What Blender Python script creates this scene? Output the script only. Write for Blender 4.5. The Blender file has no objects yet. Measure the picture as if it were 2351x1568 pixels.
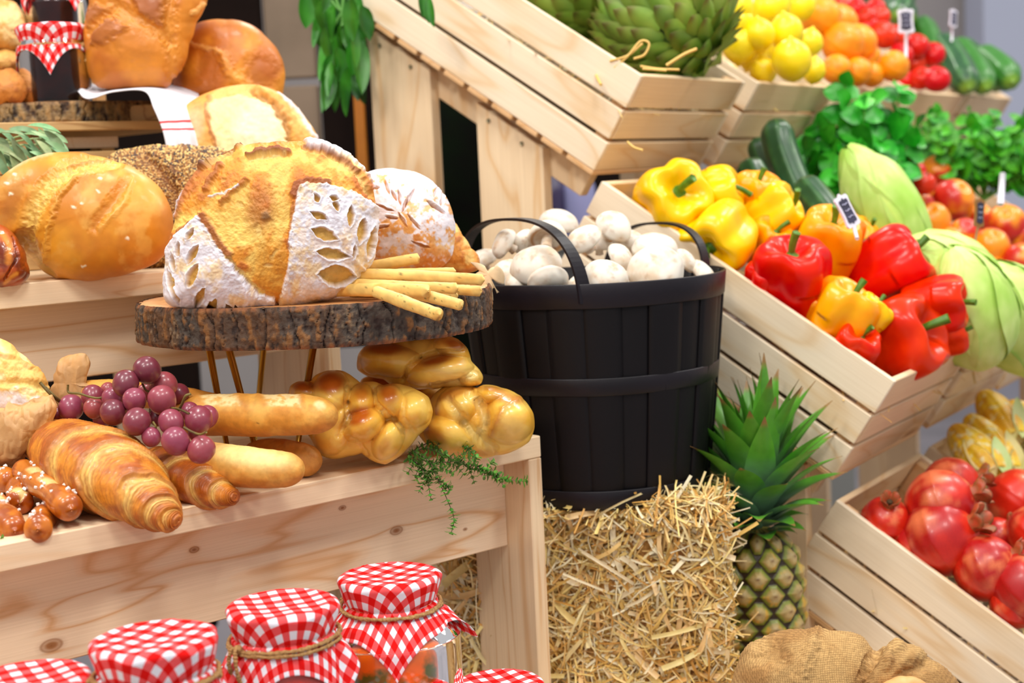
import bpy, math, random, bmesh
import numpy as np
from mathutils import Vector, Matrix
random.seed(4); RNG=np.random.default_rng(7)
SC=bpy.context.scene; COL=SC.collection
# ---------------------------------------------------------------- camera and survey of the place
FPX=3475.3; PITCH=math.radians(6.3076); ROLL=math.radians(2.7183); H=1.25
_f=np.array([0,math.cos(PITCH),-math.sin(PITCH)]); _r=np.array([1,0,0.]); _d=np.cross(_f,_r)
_c,_s=math.cos(ROLL),math.sin(ROLL)
MX=_c*_r+_s*_d; MY=-_s*_r+_c*_d; MZ=_f
C0=np.array([0,0,H])
def P(x,y,z): return C0+z*(((x-1175.5)/FPX)*MX+((y-784)/FPX)*MY+MZ)
def ray_plane(x,y,pt,n):
    d=P(x,y,1)-C0; return C0+d*(np.dot(np.asarray(pt)-C0,n)/np.dot(d,n))
def onz(x,y,h): return ray_plane(x,y,(0,0,h),np.array([0,0,1.]))
def depth(p): return float(np.dot(np.asarray(p)-C0,MZ))
UP=np.array([0,0,1.])
CA=math.radians(32.71); AL=math.radians(33.05); BA=math.radians(48.82)
A=np.array([math.sin(CA),math.cos(CA),0]); B=np.array([math.cos(CA),-math.sin(CA),0])
D=math.cos(AL)*B-math.sin(AL)*UP; N=np.cross(A,D); N=N if N[2]>0 else -N   # N = crate 'up'
bA=np.array([math.sin(BA),math.cos(BA),0]); bB=np.array([math.cos(BA),-math.sin(BA),0])
cam=bpy.data.cameras.new('camera'); co=bpy.data.objects.new('camera',cam); COL.objects.link(co); SC.camera=co
cam.sensor_width=36; cam.lens=FPX/2351*36; cam.clip_end=60
co.matrix_world=Matrix([[MX[0],-MY[0],-MZ[0],0],[MX[1],-MY[1],-MZ[1],0],[MX[2],-MY[2],-MZ[2],H],[0,0,0,1]])
cam.dof.use_dof=True; cam.dof.focus_distance=1.54; cam.dof.aperture_fstop=5.0
# ---------------------------------------------------------------- mesh helpers
def lin(c): return tuple(((v/255)/12.92 if v/255<=.04045 else ((v/255+.055)/1.055)**2.4) for v in c)
def tag(o,label=None,cat=None,group=None,kind=None):
    if label: o['label']=label
    if cat: o['category']=cat
    if group: o['group']=group
    if kind: o['kind']=kind
    return o
def mk(name,V,Fc,mat,parent=None,origin=None,col=None,uv=None,smooth=True,disp=None):
    V=np.asarray(V,dtype=np.float64)
    if origin is None: origin=np.zeros(3)
    origin=np.asarray(origin,dtype=float)
    me=bpy.data.meshes.new(name)
    V=V-origin
    if isinstance(Fc,np.ndarray):
        n,k=Fc.shape
        me.vertices.add(len(V)); me.vertices.foreach_set('co',V.ravel())
        me.loops.add(n*k); me.loops.foreach_set('vertex_index',Fc.ravel().astype(np.int32))
        me.polygons.add(n); me.polygons.foreach_set('loop_start',np.arange(0,n*k,k,dtype=np.int32))
        me.update(calc_edges=True)
    else:
        me.from_pydata([tuple(v) for v in V],[],[tuple(int(i) for i in f) for f in Fc]); me.update()
    if disp is not None:
        nr=np.zeros(len(V)*3); me.vertex_normals.foreach_get('vector',nr)
        V=V+nr.reshape(-1,3)*np.asarray(disp)[:,None]
        me.vertices.foreach_set('co',V.ravel()); me.update()
    me.polygons.foreach_set('use_smooth',[smooth]*len(me.polygons))
    if col is not None:
        c=np.ones((len(V),4)); c[:,:3]=col
        a=me.color_attributes.new('col','FLOAT_COLOR','POINT'); a.data.foreach_set('color',c.ravel())
    if uv is not None:
        l=me.uv_layers.new(name='UVMap'); li=np.zeros(len(me.loops),dtype=np.int32); me.loops.foreach_get('vertex_index',li)
        l.data.foreach_set('uv',np.asarray(uv)[li].ravel())
    if mat: me.materials.append(mat)
    o=bpy.data.objects.new(name,me); COL.objects.link(o)
    if parent is not None: o.parent=parent
    else: o.location=origin
    return o
def empty(name,loc,label,cat,group=None,rot=None):
    o=bpy.data.objects.new(name,None); COL.objects.link(o); o.empty_display_size=.05
    if rot is not None:
        m=Matrix(np.asarray(rot).T.tolist()).to_4x4(); m.translation=Vector(loc); o.matrix_world=m
    else: o.location=tuple(loc)
    return tag(o,label,cat,group)
def copy_tree(o,parent=None):
    c=o.copy(); COL.objects.link(c)
    if parent is not None: c.parent=parent
    for ch in list(o.children): copy_tree(ch,c)
    return c
def merge(parts):
    V=[];Fc=[];n=0;Cc=[]
    for p in parts:
        v,f=p[0],p[1]
        V.append(np.asarray(v)); Fc+= [tuple(int(i)+n for i in q) for q in f]; n+=len(v)
        if len(p)>2: Cc.append(np.broadcast_to(p[2],(len(v),3)))
    return (np.concatenate(V),Fc)+((np.concatenate(Cc),) if Cc else ())
def box(o,ex,ey,ez,bev=.0012):
    """board: corner o, edge vectors; bevelled edges"""
    o=np.asarray(o,float); E=[np.asarray(e,float) for e in (ex,ey,ez)]
    L=[np.linalg.norm(e) for e in E]; U=[e/l for e,l in zip(E,L)]; b=min(bev,min(L)*.3)
    c=o+sum(E)/2; V=[];idx={}
    for ax in range(3):
        for sg in itertools_prod:
            s=np.array(sg,float)
            v=c.copy()
            for k in range(3): v=v+U[k]*s[k]*(L[k]/2-(0 if k==ax else b))
            idx[(ax,)+sg]=len(V); V.append(v)
    Fc=[]
    def q(*k): Fc.append([idx[i] for i in k])
    for ax in range(3):
        o1,o2=[k for k in range(3) if k!=ax]
        for s in (-1,1):
            def g(a,b_):
                t=[0,0,0]; t[ax]=s;t[o1]=a;t[o2]=b_; return (ax,)+tuple(t)
            q(g(-1,-1),g(1,-1),g(1,1),g(-1,1))
    for ax in range(3):      # edges parallel to ax
        o1,o2=[k for k in range(3) if k!=ax]
        for a in (-1,1):
            for b_ in (-1,1):
                t1=[0,0,0];t1[o1]=a;t1[o2]=b_;t1[ax]=-1;t2=list(t1);t2[ax]=1
                q((o1,)+tuple(t1),(o1,)+tuple(t2),(o2,)+tuple(t2),(o2,)+tuple(t1))
    for sg in itertools_prod: q((0,)+sg,(1,)+sg,(2,)+sg)
    V=np.array(V)
    out=[]
    for f in Fc:
        p=V[f]; nn=np.cross(p[1]-p[0],p[2]-p[0])
        if np.dot(nn,p.mean(0)-c)<0: f=f[::-1]
        out.append(f)
    return V,out
itertools_prod=[(a,b,c) for a in (-1,1) for b in (-1,1) for c in (-1,1)]
def grid_faces(n,m,wrap=True):
    i=np.arange(n-1)[:,None]; j=np.arange(m if wrap else m-1)[None,:]; j2=(j+1)%m
    return np.stack([i*m+j,i*m+j2,(i+1)*m+j2,(i+1)*m+j],-1).reshape(-1,4)
def smooth_path(pts,n):
    pts=np.asarray(pts,float); k=len(pts)
    if k==2: t=np.linspace(0,1,n)[:,None]; return pts[0]*(1-t)+pts[1]*t
    q=np.concatenate([[2*pts[0]-pts[1]],pts,[2*pts[-1]-pts[-2]]]); out=[]
    for t in np.linspace(0,k-1-1e-9,n):
        i=int(t);f=t-i;a,b,c,d=q[i:i+4]
        out.append(.5*((2*b)+(-a+c)*f+(2*a-5*b+4*c-d)*f*f+(-a+3*b-3*c+d)*f**3))
    return np.array(out)
def tube(path,rad,m=12,up=(0,0,1),ellip=1.0,disp=None,caps=True,closed=False):
    """swept tube with rounded ends. rad: array along the path. disp(s,ang)->extra radius factor"""
    path=np.asarray(path,float); n=len(path); rad=np.broadcast_to(np.asarray(rad,float),(n,))
    T=np.gradient(path,axis=0)
    if closed: T[0]=T[-1]=path[1]-path[-2]
    T/=np.linalg.norm(T,axis=1)[:,None]+1e-12
    u=np.asarray(up,float); S=np.cross(T,u); S/=np.linalg.norm(S,axis=1)[:,None]+1e-9
    W=np.cross(S,T)
    ang=np.linspace(0,2*np.pi,m,endpoint=False)
    s=np.linspace(0,1,n)
    Rr=rad[:,None]*np.ones((1,m))
    if disp is not None: Rr=Rr*(1+disp(s[:,None]*np.ones((1,m)),ang[None,:]*np.ones((n,1))))
    V=path[:,None,:]+Rr[:,:,None]*(np.cos(ang)[None,:,None]*S[:,None,:]+ellip*np.sin(ang)[None,:,None]*W[:,None,:])
    V=V.reshape(-1,3); Fc=[tuple(f) for f in grid_faces(n,m)]
    Fc=[f[::-1] for f in Fc]
    if caps and not closed:
        V=np.concatenate([V,[path[0]],[path[-1]]])
        a,b=n*m,n*m+1
        for j in range(m):
            Fc.append((a,j,(j+1)%m)[::-1]); Fc.append((b,(n-1)*m+(j+1)%m,(n-1)*m+j)[::-1])
    return V,Fc
def round_ends(n,r,frac=.06,p=.5):
    s=np.linspace(0,1,n); e=np.minimum(s,1-s)/frac; e=np.clip(e,0,1)
    return r*np.sqrt(np.clip(1-(1-e)**2,0.0004,1))
def cap_path(path,r,n):
    """resample so that the rounded ends get enough rings"""
    s=.5-.5*np.cos(np.linspace(0,np.pi,n)); return s
def lathe(prof,m=32,f=None):
    """prof: list of (r,z) ; returns verts and faces about local z. f(ang,i)->factor"""
    prof=np.asarray(prof,float); n=len(prof); ang=np.linspace(0,2*np.pi,m,endpoint=False)
    Rr=prof[:,0][:,None]*np.ones((1,m))
    if f is not None: Rr=Rr*f(ang[None,:],np.linspace(0,1,n)[:,None])
    V=np.stack([Rr*np.cos(ang),Rr*np.sin(ang),prof[:,1][:,None]*np.ones((1,m))],-1).reshape(-1,3)
    return V,grid_faces(n,m)
# value noise ----------------------------------------------------
def _h(ix,iy,iz,s):
    n=(ix.astype(np.int64)*374761393+iy.astype(np.int64)*668265263+iz.astype(np.int64)*2147483647+s*144665)&0xffffffff
    n=((n^(n>>13))*1274126177)&0xffffffff; return ((n^(n>>16))&0xffff)/65535.
def vn(p,s=0):
    p=np.asarray(p,float); i=np.floor(p); f=p-i; f=f*f*(3-2*f); i=i.astype(np.int64); r=0
    for a in (0,1):
        for b in (0,1):
            for c in (0,1):
                w=(f[...,0] if a else 1-f[...,0])*(f[...,1] if b else 1-f[...,1])*(f[...,2] if c else 1-f[...,2])
                r=r+w*_h(i[...,0]+a,i[...,1]+b,i[...,2]+c,s)
    return r
def fbm(p,s=0,o=4):
    p=np.asarray(p,float); r=0;a=.5;t=0
    for k in range(o): r=r+a*vn(p*2**k+k*17.3,s+k); t+=a; a*=.5
    return r/t
def sm(x,a,b):
    t=np.clip((x-a)/(b-a),0,1); return t*t*(3-2*t)
def mixc(a,b,t):
    t=np.asarray(t)[...,None]; return np.asarray(a)*(1-t)+np.asarray(b)*t
def seg_dist(X,Y,pts):
    d=np.full(X.shape,1e9); 
    for (x0,y0),(x1,y1) in zip(pts[:-1],pts[1:]):
        vx,vy=x1-x0,y1-y0; t=np.clip(((X-x0)*vx+(Y-y0)*vy)/(vx*vx+vy*vy+1e-9),0,1)
        d=np.minimum(d,np.hypot(X-x0-t*vx,Y-y0-t*vy))
    return d
def sdf_poly(X,Y,poly):
    d=seg_dist(X,Y,list(poly)+[poly[0]]); ins=np.zeros(X.shape,bool); n=len(poly)
    for i in range(n):
        x0,y0=poly[i];x1,y1=poly[(i+1)%n]
        if y0==y1: continue
        c=((y0>Y)!=(y1>Y))&(X<(x1-x0)*(Y-y0)/(y1-y0)+x0); ins^=c
    return np.where(ins,-d,d)
def paint(X,Y,col,dsp,ops,wob=3.,seed=0):
    """albedo marks and relief on a crust: ('e'|'p'|'s', geometry, soft, disp, colour, alpha)"""
    q=np.stack([X/9.,Y/9.,X*0],-1); wx=(fbm(q,seed+5,3)-.5)*2*wob; wy=(fbm(q+40,seed+9,3)-.5)*2*wob
    X=X+wx;Y=Y+wy
    for op in ops:
        k,g,soft,dd,c,al=op[:6]
        if k=='e':
            cx,cy,a,b,an=g; an=math.radians(an); u=(X-cx)*math.cos(an)+(Y-cy)*math.sin(an); v=-(X-cx)*math.sin(an)+(Y-cy)*math.cos(an)
            d=(np.sqrt((u/a)**2+(v/b)**2)-1)*min(a,b)
        elif k=='l':   # leaf-shaped cut
            cx,cy,a,b,an=g; an=math.radians(an); u=(X-cx)*math.cos(an)+(Y-cy)*math.sin(an); v=-(X-cx)*math.sin(an)+(Y-cy)*math.cos(an)
            d=np.abs(v)-b*np.clip(1-(u/a)**2,0,1); d=np.where(np.abs(u)>a,np.maximum(d,np.abs(u)-a),d)
        elif k=='p': d=sdf_poly(X,Y,g)
        else:
            pts,wd=g; d=seg_dist(X,Y,pts)-wd
        m=1-sm(d,-soft,soft)
        dsp=dsp+dd*m
        if c is not None: col=mixc(col,c,m*al)
    return col,dsp
def blob(name,outline,Z,front,back,mat,parent=None,origin=None,center=None,nt=220,nr=90,ep=.8,lobes=None,paint_f=None,lobe_k=.006,tilt=None,edge_p=.5):
    """solid whose outline, seen from the visitor's side, is `outline` (surveyed), at distance Z, bulging `front` and `back` metres"""
    ol=np.asarray(outline,float)
    if center is None: center=ol.mean(0)
    c=np.asarray(center,float); th=np.arctan2(ol[:,1]-c[1],ol[:,0]-c[0]); r=np.hypot(ol[:,0]-c[0],ol[:,1]-c[1])
    o=np.argsort(th); th=th[o]; r=r[o]
    t=np.linspace(-np.pi,np.pi,nt,endpoint=False)
    rr=np.interp(t,np.concatenate([th-2*np.pi,th,th+2*np.pi]),np.concatenate([r,r,r]))
    for _ in range(max(2,nt//70)): rr=(np.roll(rr,1)+2*rr+np.roll(rr,-1))/4
    k=Z/FPX
    ph=np.linspace(0,np.pi,2*nr+1)[1:-1]       # 0 front pole .. pi back pole
    rho=np.sin(ph)[:,None]**edge_p*np.ones((1,nt)) if edge_p!=1 else np.sin(ph)[:,None]*np.ones((1,nt))
    rho=np.sin(ph)[:,None]*np.ones((1,nt))
    cw=np.cos(ph)[:,None]*np.ones((1,nt)); w=np.sign(cw)*np.abs(cw)**ep
    X=c[0]+rho*rr*np.cos(t); Y=c[1]+rho*rr*np.sin(t)
    wm=np.where(w>0,w*front,w*back)
    if lobes is not None:
        L=np.zeros_like(X)
        acc=np.zeros_like(X)
        for (lx,ly,a,b,an,hh) in lobes:
            an=math.radians(an); u=(X-lx)*math.cos(an)+(Y-ly)*math.sin(an); v=-(X-lx)*math.sin(an)+(Y-ly)*math.cos(an)
            q=np.sqrt(np.clip(1-(u/a)**2-(v/b)**2,0,1))*hh
            acc=acc+np.exp(q/lobe_k)
        L=np.log(acc/len(lobes))*lobe_k
        L=np.maximum(L,0)
        fr=cw>0
        wm=np.where(fr,wm+L*np.clip(cw*2.5,0,1),wm)
    O=P(c[0],c[1],Z); dx=(X-c[0])*k; dy=(Y-c[1])*k
    dirn=(O-C0)/np.linalg.norm(O-C0)
    V=O+dx[...,None]*MX+dy[...,None]*MY-wm[...,None]*dirn
    V=V.reshape(-1,3); n=2*nr-1
    fp=O-front*dirn; bp=O+back*dirn
    if lobes is not None: fp=V[:nt].mean(0)
    V=np.concatenate([V,[fp],[bp]])
    F4=grid_faces(n,nt); Fc=[tuple(f) for f in F4]
    a,b=n*nt,n*nt+1
    for j in range(nt): Fc.append((a,(j+1)%nt,j)); Fc.append((b,(n-1)*nt+j,(n-1)*nt+(j+1)%nt))
    XX=np.concatenate([X.ravel(),[c[0]],[c[0]]]); YY=np.concatenate([Y.ravel(),[c[1]],[c[1]]]); FR=np.concatenate([cw.ravel(),[1],[-1]])
    # orientation: make faces point outwards
    p=V[list(Fc[0])]; nn=np.cross(p[1]-p[0],p[2]-p[0])
    if np.dot(nn,p.mean(0)-O)<0: Fc=[f[::-1] for f in Fc]
    col=None;dsp=None
    if paint_f is not None: col,dsp=paint_f(XX,YY,FR,V)
    return mk(name,V,Fc,mat,parent,origin if origin is not None else (O-np.array([0,0,0])),col=col,disp=dsp)
# ---------------------------------------------------------------- materials
def newmat(name):
    m=bpy.data.materials.new(name); m.use_nodes=True; nt=m.node_tree; nt.nodes.clear()
    out=nt.nodes.new('ShaderNodeOutputMaterial'); b=nt.nodes.new('ShaderNodeBsdfPrincipled'); nt.links.new(b.outputs[0],out.inputs[0])
    return m,nt,b
def nd(nt,t,**k):
    n=nt.nodes.new(t)
    for a,v in k.items():
        if a.startswith('i_'):
            key=a[2:]; key=int(key) if key.isdigit() else key.replace('_',' ')
            n.inputs[key].default_value=v
        else: setattr(n,a,v)
    return n
def ramp(nt,stops,fac=None):
    r=nt.nodes.new('ShaderNodeValToRGB'); e=r.color_ramp.elements
    while len(e)>1: e.remove(e[-1])
    for i,(p,c) in enumerate(stops):
        x=e[0] if i==0 else e.new(p); x.position=p; x.color=tuple(c)+(1,)
    if fac is not None: nt.links.new(fac,r.inputs[0])
    return r
def mixn(nt,a,b,f,mode='MIX'):
    m=nt.nodes.new('ShaderNodeMix'); m.data_type='RGBA'; m.blend_type=mode
    for i,s in ((0,f),(6,a),(7,b)):
        if hasattr(s,'links'): nt.links.new(s,m.inputs[i])
        elif i==0: m.inputs[0].default_value=s
        else: m.inputs[i].default_value=tuple(s)+(1,)
    return m.outputs[2]
def bump(nt,b,h,strength,dist=.002):
    n=nt.nodes.new('ShaderNodeBump'); n.inputs['Strength'].default_value=strength; n.inputs['Distance'].default_value=dist
    nt.links.new(h,n.inputs['Height']); nt.links.new(n.outputs[0],b.inputs['Normal']); return n
def noise(nt,scale,detail=4,vec=None,dist=0.,rough=.5):
    n=nd(nt,'ShaderNodeTexNoise',i_Scale=scale,i_Detail=detail,i_Distortion=dist,i_Roughness=rough)
    if vec is not None: nt.links.new(vec,n.inputs['Vector'])
    return n
def attr_mat(name,rough=.6,coat=0.,nscale=120,namt=.12,bs=.15,bd=.001,sss=0.,spec=.5,tex=400):
    """colour comes from the surface's own 'col' pattern, broken up by fine noise"""
    m,nt,b=newmat(name); a=nd(nt,'ShaderNodeAttribute',attribute_name='col'); tc=nd(nt,'ShaderNodeTexCoord')
    n=noise(nt,nscale,5,tc.outputs['Object']); r=ramp(nt,[(.25,(1-namt*2,)*3),(.75,(1+namt,)*3)],n.outputs[0])
    nt.links.new(mixn(nt,a.outputs[0],r.outputs[0],1.,'MULTIPLY'),b.inputs['Base Color'])
    n2=noise(nt,tex,5,tc.outputs['Object'],rough=.6); bump(nt,b,n2.outputs[0],bs,bd)
    b.inputs['Roughness'].default_value=rough; b.inputs['Coat Weight'].default_value=coat; b.inputs['Coat Roughness'].default_value=.12
    b.inputs['Specular IOR Level'].default_value=spec
    if sss: b.inputs['Subsurface Weight'].default_value=sss; b.inputs['Subsurface Radius'].default_value=(.01,.005,.002); b.inputs['Subsurface Scale'].default_value=.6
    return m
def flat(name,c,rough=.5,c2=None,scale=30,detail=4,bs=0.,bscale=200,coat=0.,sss=0.,metal=0.,stops=(.35,.65),rnd=0.,spec=.5,coat_r=.08,stretch=None):
    m,nt,b=newmat(name); tc=nd(nt,'ShaderNodeTexCoord'); vec=tc.outputs['Object']
    if stretch: mp=nd(nt,'ShaderNodeMapping'); mp.inputs['Scale'].default_value=stretch; nt.links.new(vec,mp.inputs[0]); vec=mp.outputs[0]
    if c2 is not None:
        n=noise(nt,scale,detail,vec); r=ramp(nt,[(stops[0],c),(stops[1],c2)],n.outputs[0]); src=r.outputs[0]
    else: src=None
    if rnd and src is None:
        rg=nt.nodes.new('ShaderNodeRGB'); rg.outputs[0].default_value=tuple(c)+(1,); src=rg.outputs[0]
    if rnd:
        oi=nd(nt,'ShaderNodeObjectInfo'); hv=nd(nt,'ShaderNodeHueSaturation'); mr=nd(nt,'ShaderNodeMapRange'); mr.inputs[3].default_value=1-rnd; mr.inputs[4].default_value=1+rnd*.6
        mh=nd(nt,'ShaderNodeMapRange'); mh.inputs[3].default_value=.5-rnd*.06; mh.inputs[4].default_value=.5+rnd*.06
        ml=nd(nt,'ShaderNodeMath',operation='FRACT'); m7=nd(nt,'ShaderNodeMath',operation='MULTIPLY'); m7.inputs[1].default_value=7.3
        nt.links.new(oi.outputs['Random'],m7.inputs[0]); nt.links.new(m7.outputs[0],ml.inputs[0])
        nt.links.new(oi.outputs['Random'],mr.inputs[0]); nt.links.new(mr.outputs[0],hv.inputs['Value']); nt.links.new(ml.outputs[0],mh.inputs[0]); nt.links.new(mh.outputs[0],hv.inputs['Hue'])
        nt.links.new(src,hv.inputs['Color']); src=hv.outputs[0]
    if src is not None: nt.links.new(src,b.inputs['Base Color'])
    else: b.inputs['Base Color'].default_value=tuple(c)+(1,)
    if bs: n2=noise(nt,bscale,4,vec); bump(nt,b,n2.outputs[0],bs)
    b.inputs['Roughness'].default_value=rough; b.inputs['Coat Weight'].default_value=coat; b.inputs['Coat Roughness'].default_value=coat_r; b.inputs['Metallic'].default_value=metal
    b.inputs['Specular IOR Level'].default_value=spec
    if sss: b.inputs['Subsurface Weight'].default_value=sss; b.inputs['Subsurface Radius'].default_value=(.01,.006,.003); b.inputs['Subsurface Scale'].default_value=.5
    return m
def wood(name,dirs,base=(236,203,158),dark=(205,155,98),knot=(150,95,50),across=26,seed=0.,knots=True,rough=.55,kscale=1.,kpts=()):
    """planed pine: growth lines stretched along the unit vector dirs[0]; dirs = (grain, across, thickness)"""
    m,nt,b=newmat(name); tc=nd(nt,'ShaderNodeTexCoord'); g=[np.asarray(d,float) for d in dirs]
    sep=[]
    for d in g:
        v=nd(nt,'ShaderNodeVectorMath',operation='DOT_PRODUCT'); v.inputs[1].default_value=tuple(d); nt.links.new(tc.outputs['Object'],v.inputs[0]); sep.append(v.outputs['Value'])
    def comb(a,b_,c):
        cb=nd(nt,'ShaderNodeCombineXYZ')
        for i,(s,k) in enumerate(zip(sep,(a,b_,c))):
            mu=nd(nt,'ShaderNodeMath',operation='MULTIPLY_ADD'); mu.inputs[1].default_value=k; mu.inputs[2].default_value=seed*(i+1.3); nt.links.new(s,mu.inputs[0]); nt.links.new(mu.outputs[0],cb.inputs[i])
        return cb.outputs[0]
    oi=nd(nt,'ShaderNodeObjectInfo')
    wv=comb(1.2,across*.35,across*.5)
    n0=noise(nt,1.6,2,wv,.6)
    kd=None
    for (kg,ka,kr) in kpts:
        cb2=nd(nt,'ShaderNodeCombineXYZ')
        for i,(s_,k0,sc_) in enumerate(zip(sep[:2],(kg,ka),(.55,1.))):
            q=nd(nt,'ShaderNodeMath',operation='SUBTRACT'); q.inputs[1].default_value=k0; nt.links.new(s_,q.inputs[0]); q2=nd(nt,'ShaderNodeMath',operation='MULTIPLY'); q2.inputs[1].default_value=sc_/kr; nt.links.new(q.outputs[0],q2.inputs[0]); nt.links.new(q2.outputs[0],cb2.inputs[i])
        ln=nd(nt,'ShaderNodeVectorMath',operation='LENGTH'); nt.links.new(cb2.outputs[0],ln.inputs[0])
        if kd is None: kd=ln.outputs['Value']
        else:
            mn=nd(nt,'ShaderNodeMath',operation='MINIMUM'); nt.links.new(kd,mn.inputs[0]); nt.links.new(ln.outputs['Value'],mn.inputs[1]); kd=mn.outputs[0]
    src0=n0.outputs[0]
    if kd is not None:      # growth lines flow round each knot
        dv=nd(nt,'ShaderNodeMath',operation='DIVIDE'); dv.inputs[0].default_value=.13; ad0=nd(nt,'ShaderNodeMath',operation='ADD'); ad0.inputs[1].default_value=.8; nt.links.new(kd,ad0.inputs[0]); nt.links.new(ad0.outputs[0],dv.inputs[1]); ad=nd(nt,'ShaderNodeMath',operation='ADD'); nt.links.new(src0,ad.inputs[0]); nt.links.new(dv.outputs[0],ad.inputs[1]); src0=ad.outputs[0]
    mu=nd(nt,'ShaderNodeMath',operation='MULTIPLY'); mu.inputs[1].default_value=34; nt.links.new(src0,mu.inputs[0])
    sn=nd(nt,'ShaderNodeMath',operation='SINE'); nt.links.new(mu.outputs[0],sn.inputs[0])
    r1=ramp(nt,[(.0,lin(base)),(.5,lin([v*.985 for v in base])),(.88,lin([b_*.8+d*.2 for b_,d in zip(base,dark)])),(.985,lin([b_*.52+d*.48 for b_,d in zip(base,dark)])),(1.,lin([b_*.4+d*.6 for b_,d in zip(base,dark)]))],sn.outputs[0])
    fine=noise(nt,1.,4,comb(6,700,700)); r2=ramp(nt,[(.3,(.93,.9,.86)),(.7,(1.03,1.03,1.03))],fine.outputs[0])
    c=mixn(nt,r1.outputs[0],r2.outputs[0],1.,'MULTIPLY')
    big=noise(nt,1.,2,comb(3,9,9)); r3=ramp(nt,[(.3,(.95,.92,.88)),(.7,(1.03,1.03,1.03))],big.outputs[0]); c=mixn(nt,c,r3.outputs[0],1.,'MULTIPLY')
    if knots:
        vo=nd(nt,'ShaderNodeTexVoronoi',i_Scale=1.); nt.links.new(comb(4.6*kscale,8.5*kscale,3*kscale),vo.inputs[0]); vo.inputs['Randomness'].default_value=1
        rk=ramp(nt,[(.0,(1,1,1)),(.05,(.75,.75,.75)),(.09,(.25,.25,.25)),(.12,(.5,.5,.5)),(.3,(0,0,0))],vo.outputs['Distance']); c=mixn(nt,c,lin(knot),rk.outputs[0])
    if kd is not None:
        rq=ramp(nt,[(0,(1,1,1)),(.10,(.9,.9,.9)),(.2,(.55,.55,.55)),(.27,(.75,.75,.75)),(.33,(.15,.15,.15)),(.45,(0,0,0))],None); m3=nd(nt,'ShaderNodeMath',operation='MULTIPLY'); m3.inputs[1].default_value=.33; nt.links.new(kd,m3.inputs[0]); nt.links.new(m3.outputs[0],rq.inputs[0]); c=mixn(nt,c,lin(knot),rq.outputs[0])
    nt.links.new(c,b.inputs['Base Color']); b.inputs['Roughness'].default_value=rough; bump(nt,b,fine.outputs[0],.08,.001)
    b.inputs['Specular IOR Level'].default_value=.35
    return m
# ================================================================ materials shared by the woodwork
W_bA=wood('pine bench front',(bA,UP,bB),base=(246,222,192),dark=(214,160,104),seed=3.1,kscale=.8)
W_bench_top=wood('pine bench top',(bA,bB,UP),base=(244,220,186),dark=(220,176,126),seed=1.7,knots=False)
W_post=wood('pine post',(UP,bB,bA),base=(240,214,178),dark=(212,166,116),seed=5.2,across=34,kscale=.6)
W_cr_side=wood('crate slat side',(D,N,A),base=(246,230,204),dark=(226,192,146),seed=2.2,across=14,kscale=.55)
W_cr_side2=wood('crate slat side b',(D,N,A),base=(244,226,198),dark=(224,188,140),seed=6.4,across=12,kscale=.5)
W_cr_end=wood('crate slat end',(A,N,D),base=(242,216,176),dark=(224,182,128),seed=4.2,across=12,kscale=.4)
W_cr_floor=wood('crate floor slat',(A,D,N),base=(228,188,140),seed=8.2,across=14,knots=False)
W_vert=wood('pine upright',(UP,B,A),base=(242,218,182),dark=(222,178,124),seed=7.7,across=20,kscale=.5)
W_amber=flat('amber post',lin((190,118,30)),.5,lin((170,98,20)),8)
M_dark=flat('dark brown panel',lin((26,16,12)),.9,lin((18,10,8)),6,spec=.1)
M_screw=flat('screw',lin((150,140,110)),.4,metal=.6)
# ================================================================ the setting
def plane(name,pts,mat):
    o=mk(name,np.array(pts,float),[(0,1,2,3)],mat,smooth=False); tag(o,kind='structure'); return o
M_floor=flat('floor',lin((158,152,158)),.35,lin((140,136,142)),3)
M_wall=flat('wall',lin((196,188,182)),.8,lin((188,180,176)),2)
M_wallw=flat('wall white',lin((226,232,252)),.7)
plane('floor',[(-6,-3,0),(9,-3,0),(9,11,0),(-6,11,0)],M_floor)
plane('wall_back',[(-6,9,0),(9,9,0),(9,9,4.2),(-6,9,4.2)],M_wall)
plane('wall_left',[(-6,-3,0),(-6,9,0),(-6,9,4.2),(-6,-3,4.2)],M_wall)
v,f=box((2.72,8.6,0),(.30,0,0),(0,.35,0),(0,0,4.2)); tag(mk('wall_pillar',v,f,M_wallw,smooth=False),kind='structure')
v,f=box((2.2,8.98,1.62),(5,0,0),(0,-.03,0),(0,0,.12)); tag(mk('trim_1',v,f,M_wallw,smooth=False),kind='structure')
# ================================================================ stepped bench
c=P(1241,1000,1.75); BZ=c[2]
S0=P(0,655,1.64); MS=S0[2]            # middle step front edge
offS=float(np.dot(S0-c,bB)); tR=float(np.dot(S0-c,bA))+.44
bench=empty('stepped_bench',(c[0]-.3,c[1]-.3,0),'pale pine stepped display bench with knots, carrying breads and a wood slice stand','bench')
o0=np.array(bench.location)
def part(name,geo,mat,par,org,smooth=False,**k): return mk(name,geo[0],geo[1],mat,par,org,smooth=smooth,**k)
part('tread',box(c-bA*1.5-UP*.025,bA*1.5,-bB*.36,UP*.025),W_bench_top,bench,o0)
ap=c-bB*.044-bA*.0196
kl=[]
for kx,ky,kr in ((910,1218,.0055),(786,1166,.003),(446,1262,.0035),(118,1482,.007),(1068,1215,.002)):
    q_=ray_plane(kx,ky,ap,bB)-o0; kl.append((float(q_@bA),float(q_[2]),kr))
W_bF=wood('pine front board with knots',(bA,UP,bB),base=(246,222,192),dark=(210,150,94),seed=3.1,knots=False,across=30,kpts=kl)
part('front_board',box(ap-UP*(BZ-.8155)-bA*1.45,bA*1.45,-bB*.02,UP*(BZ-.8155-.0255)),W_bF,bench,o0)
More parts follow.
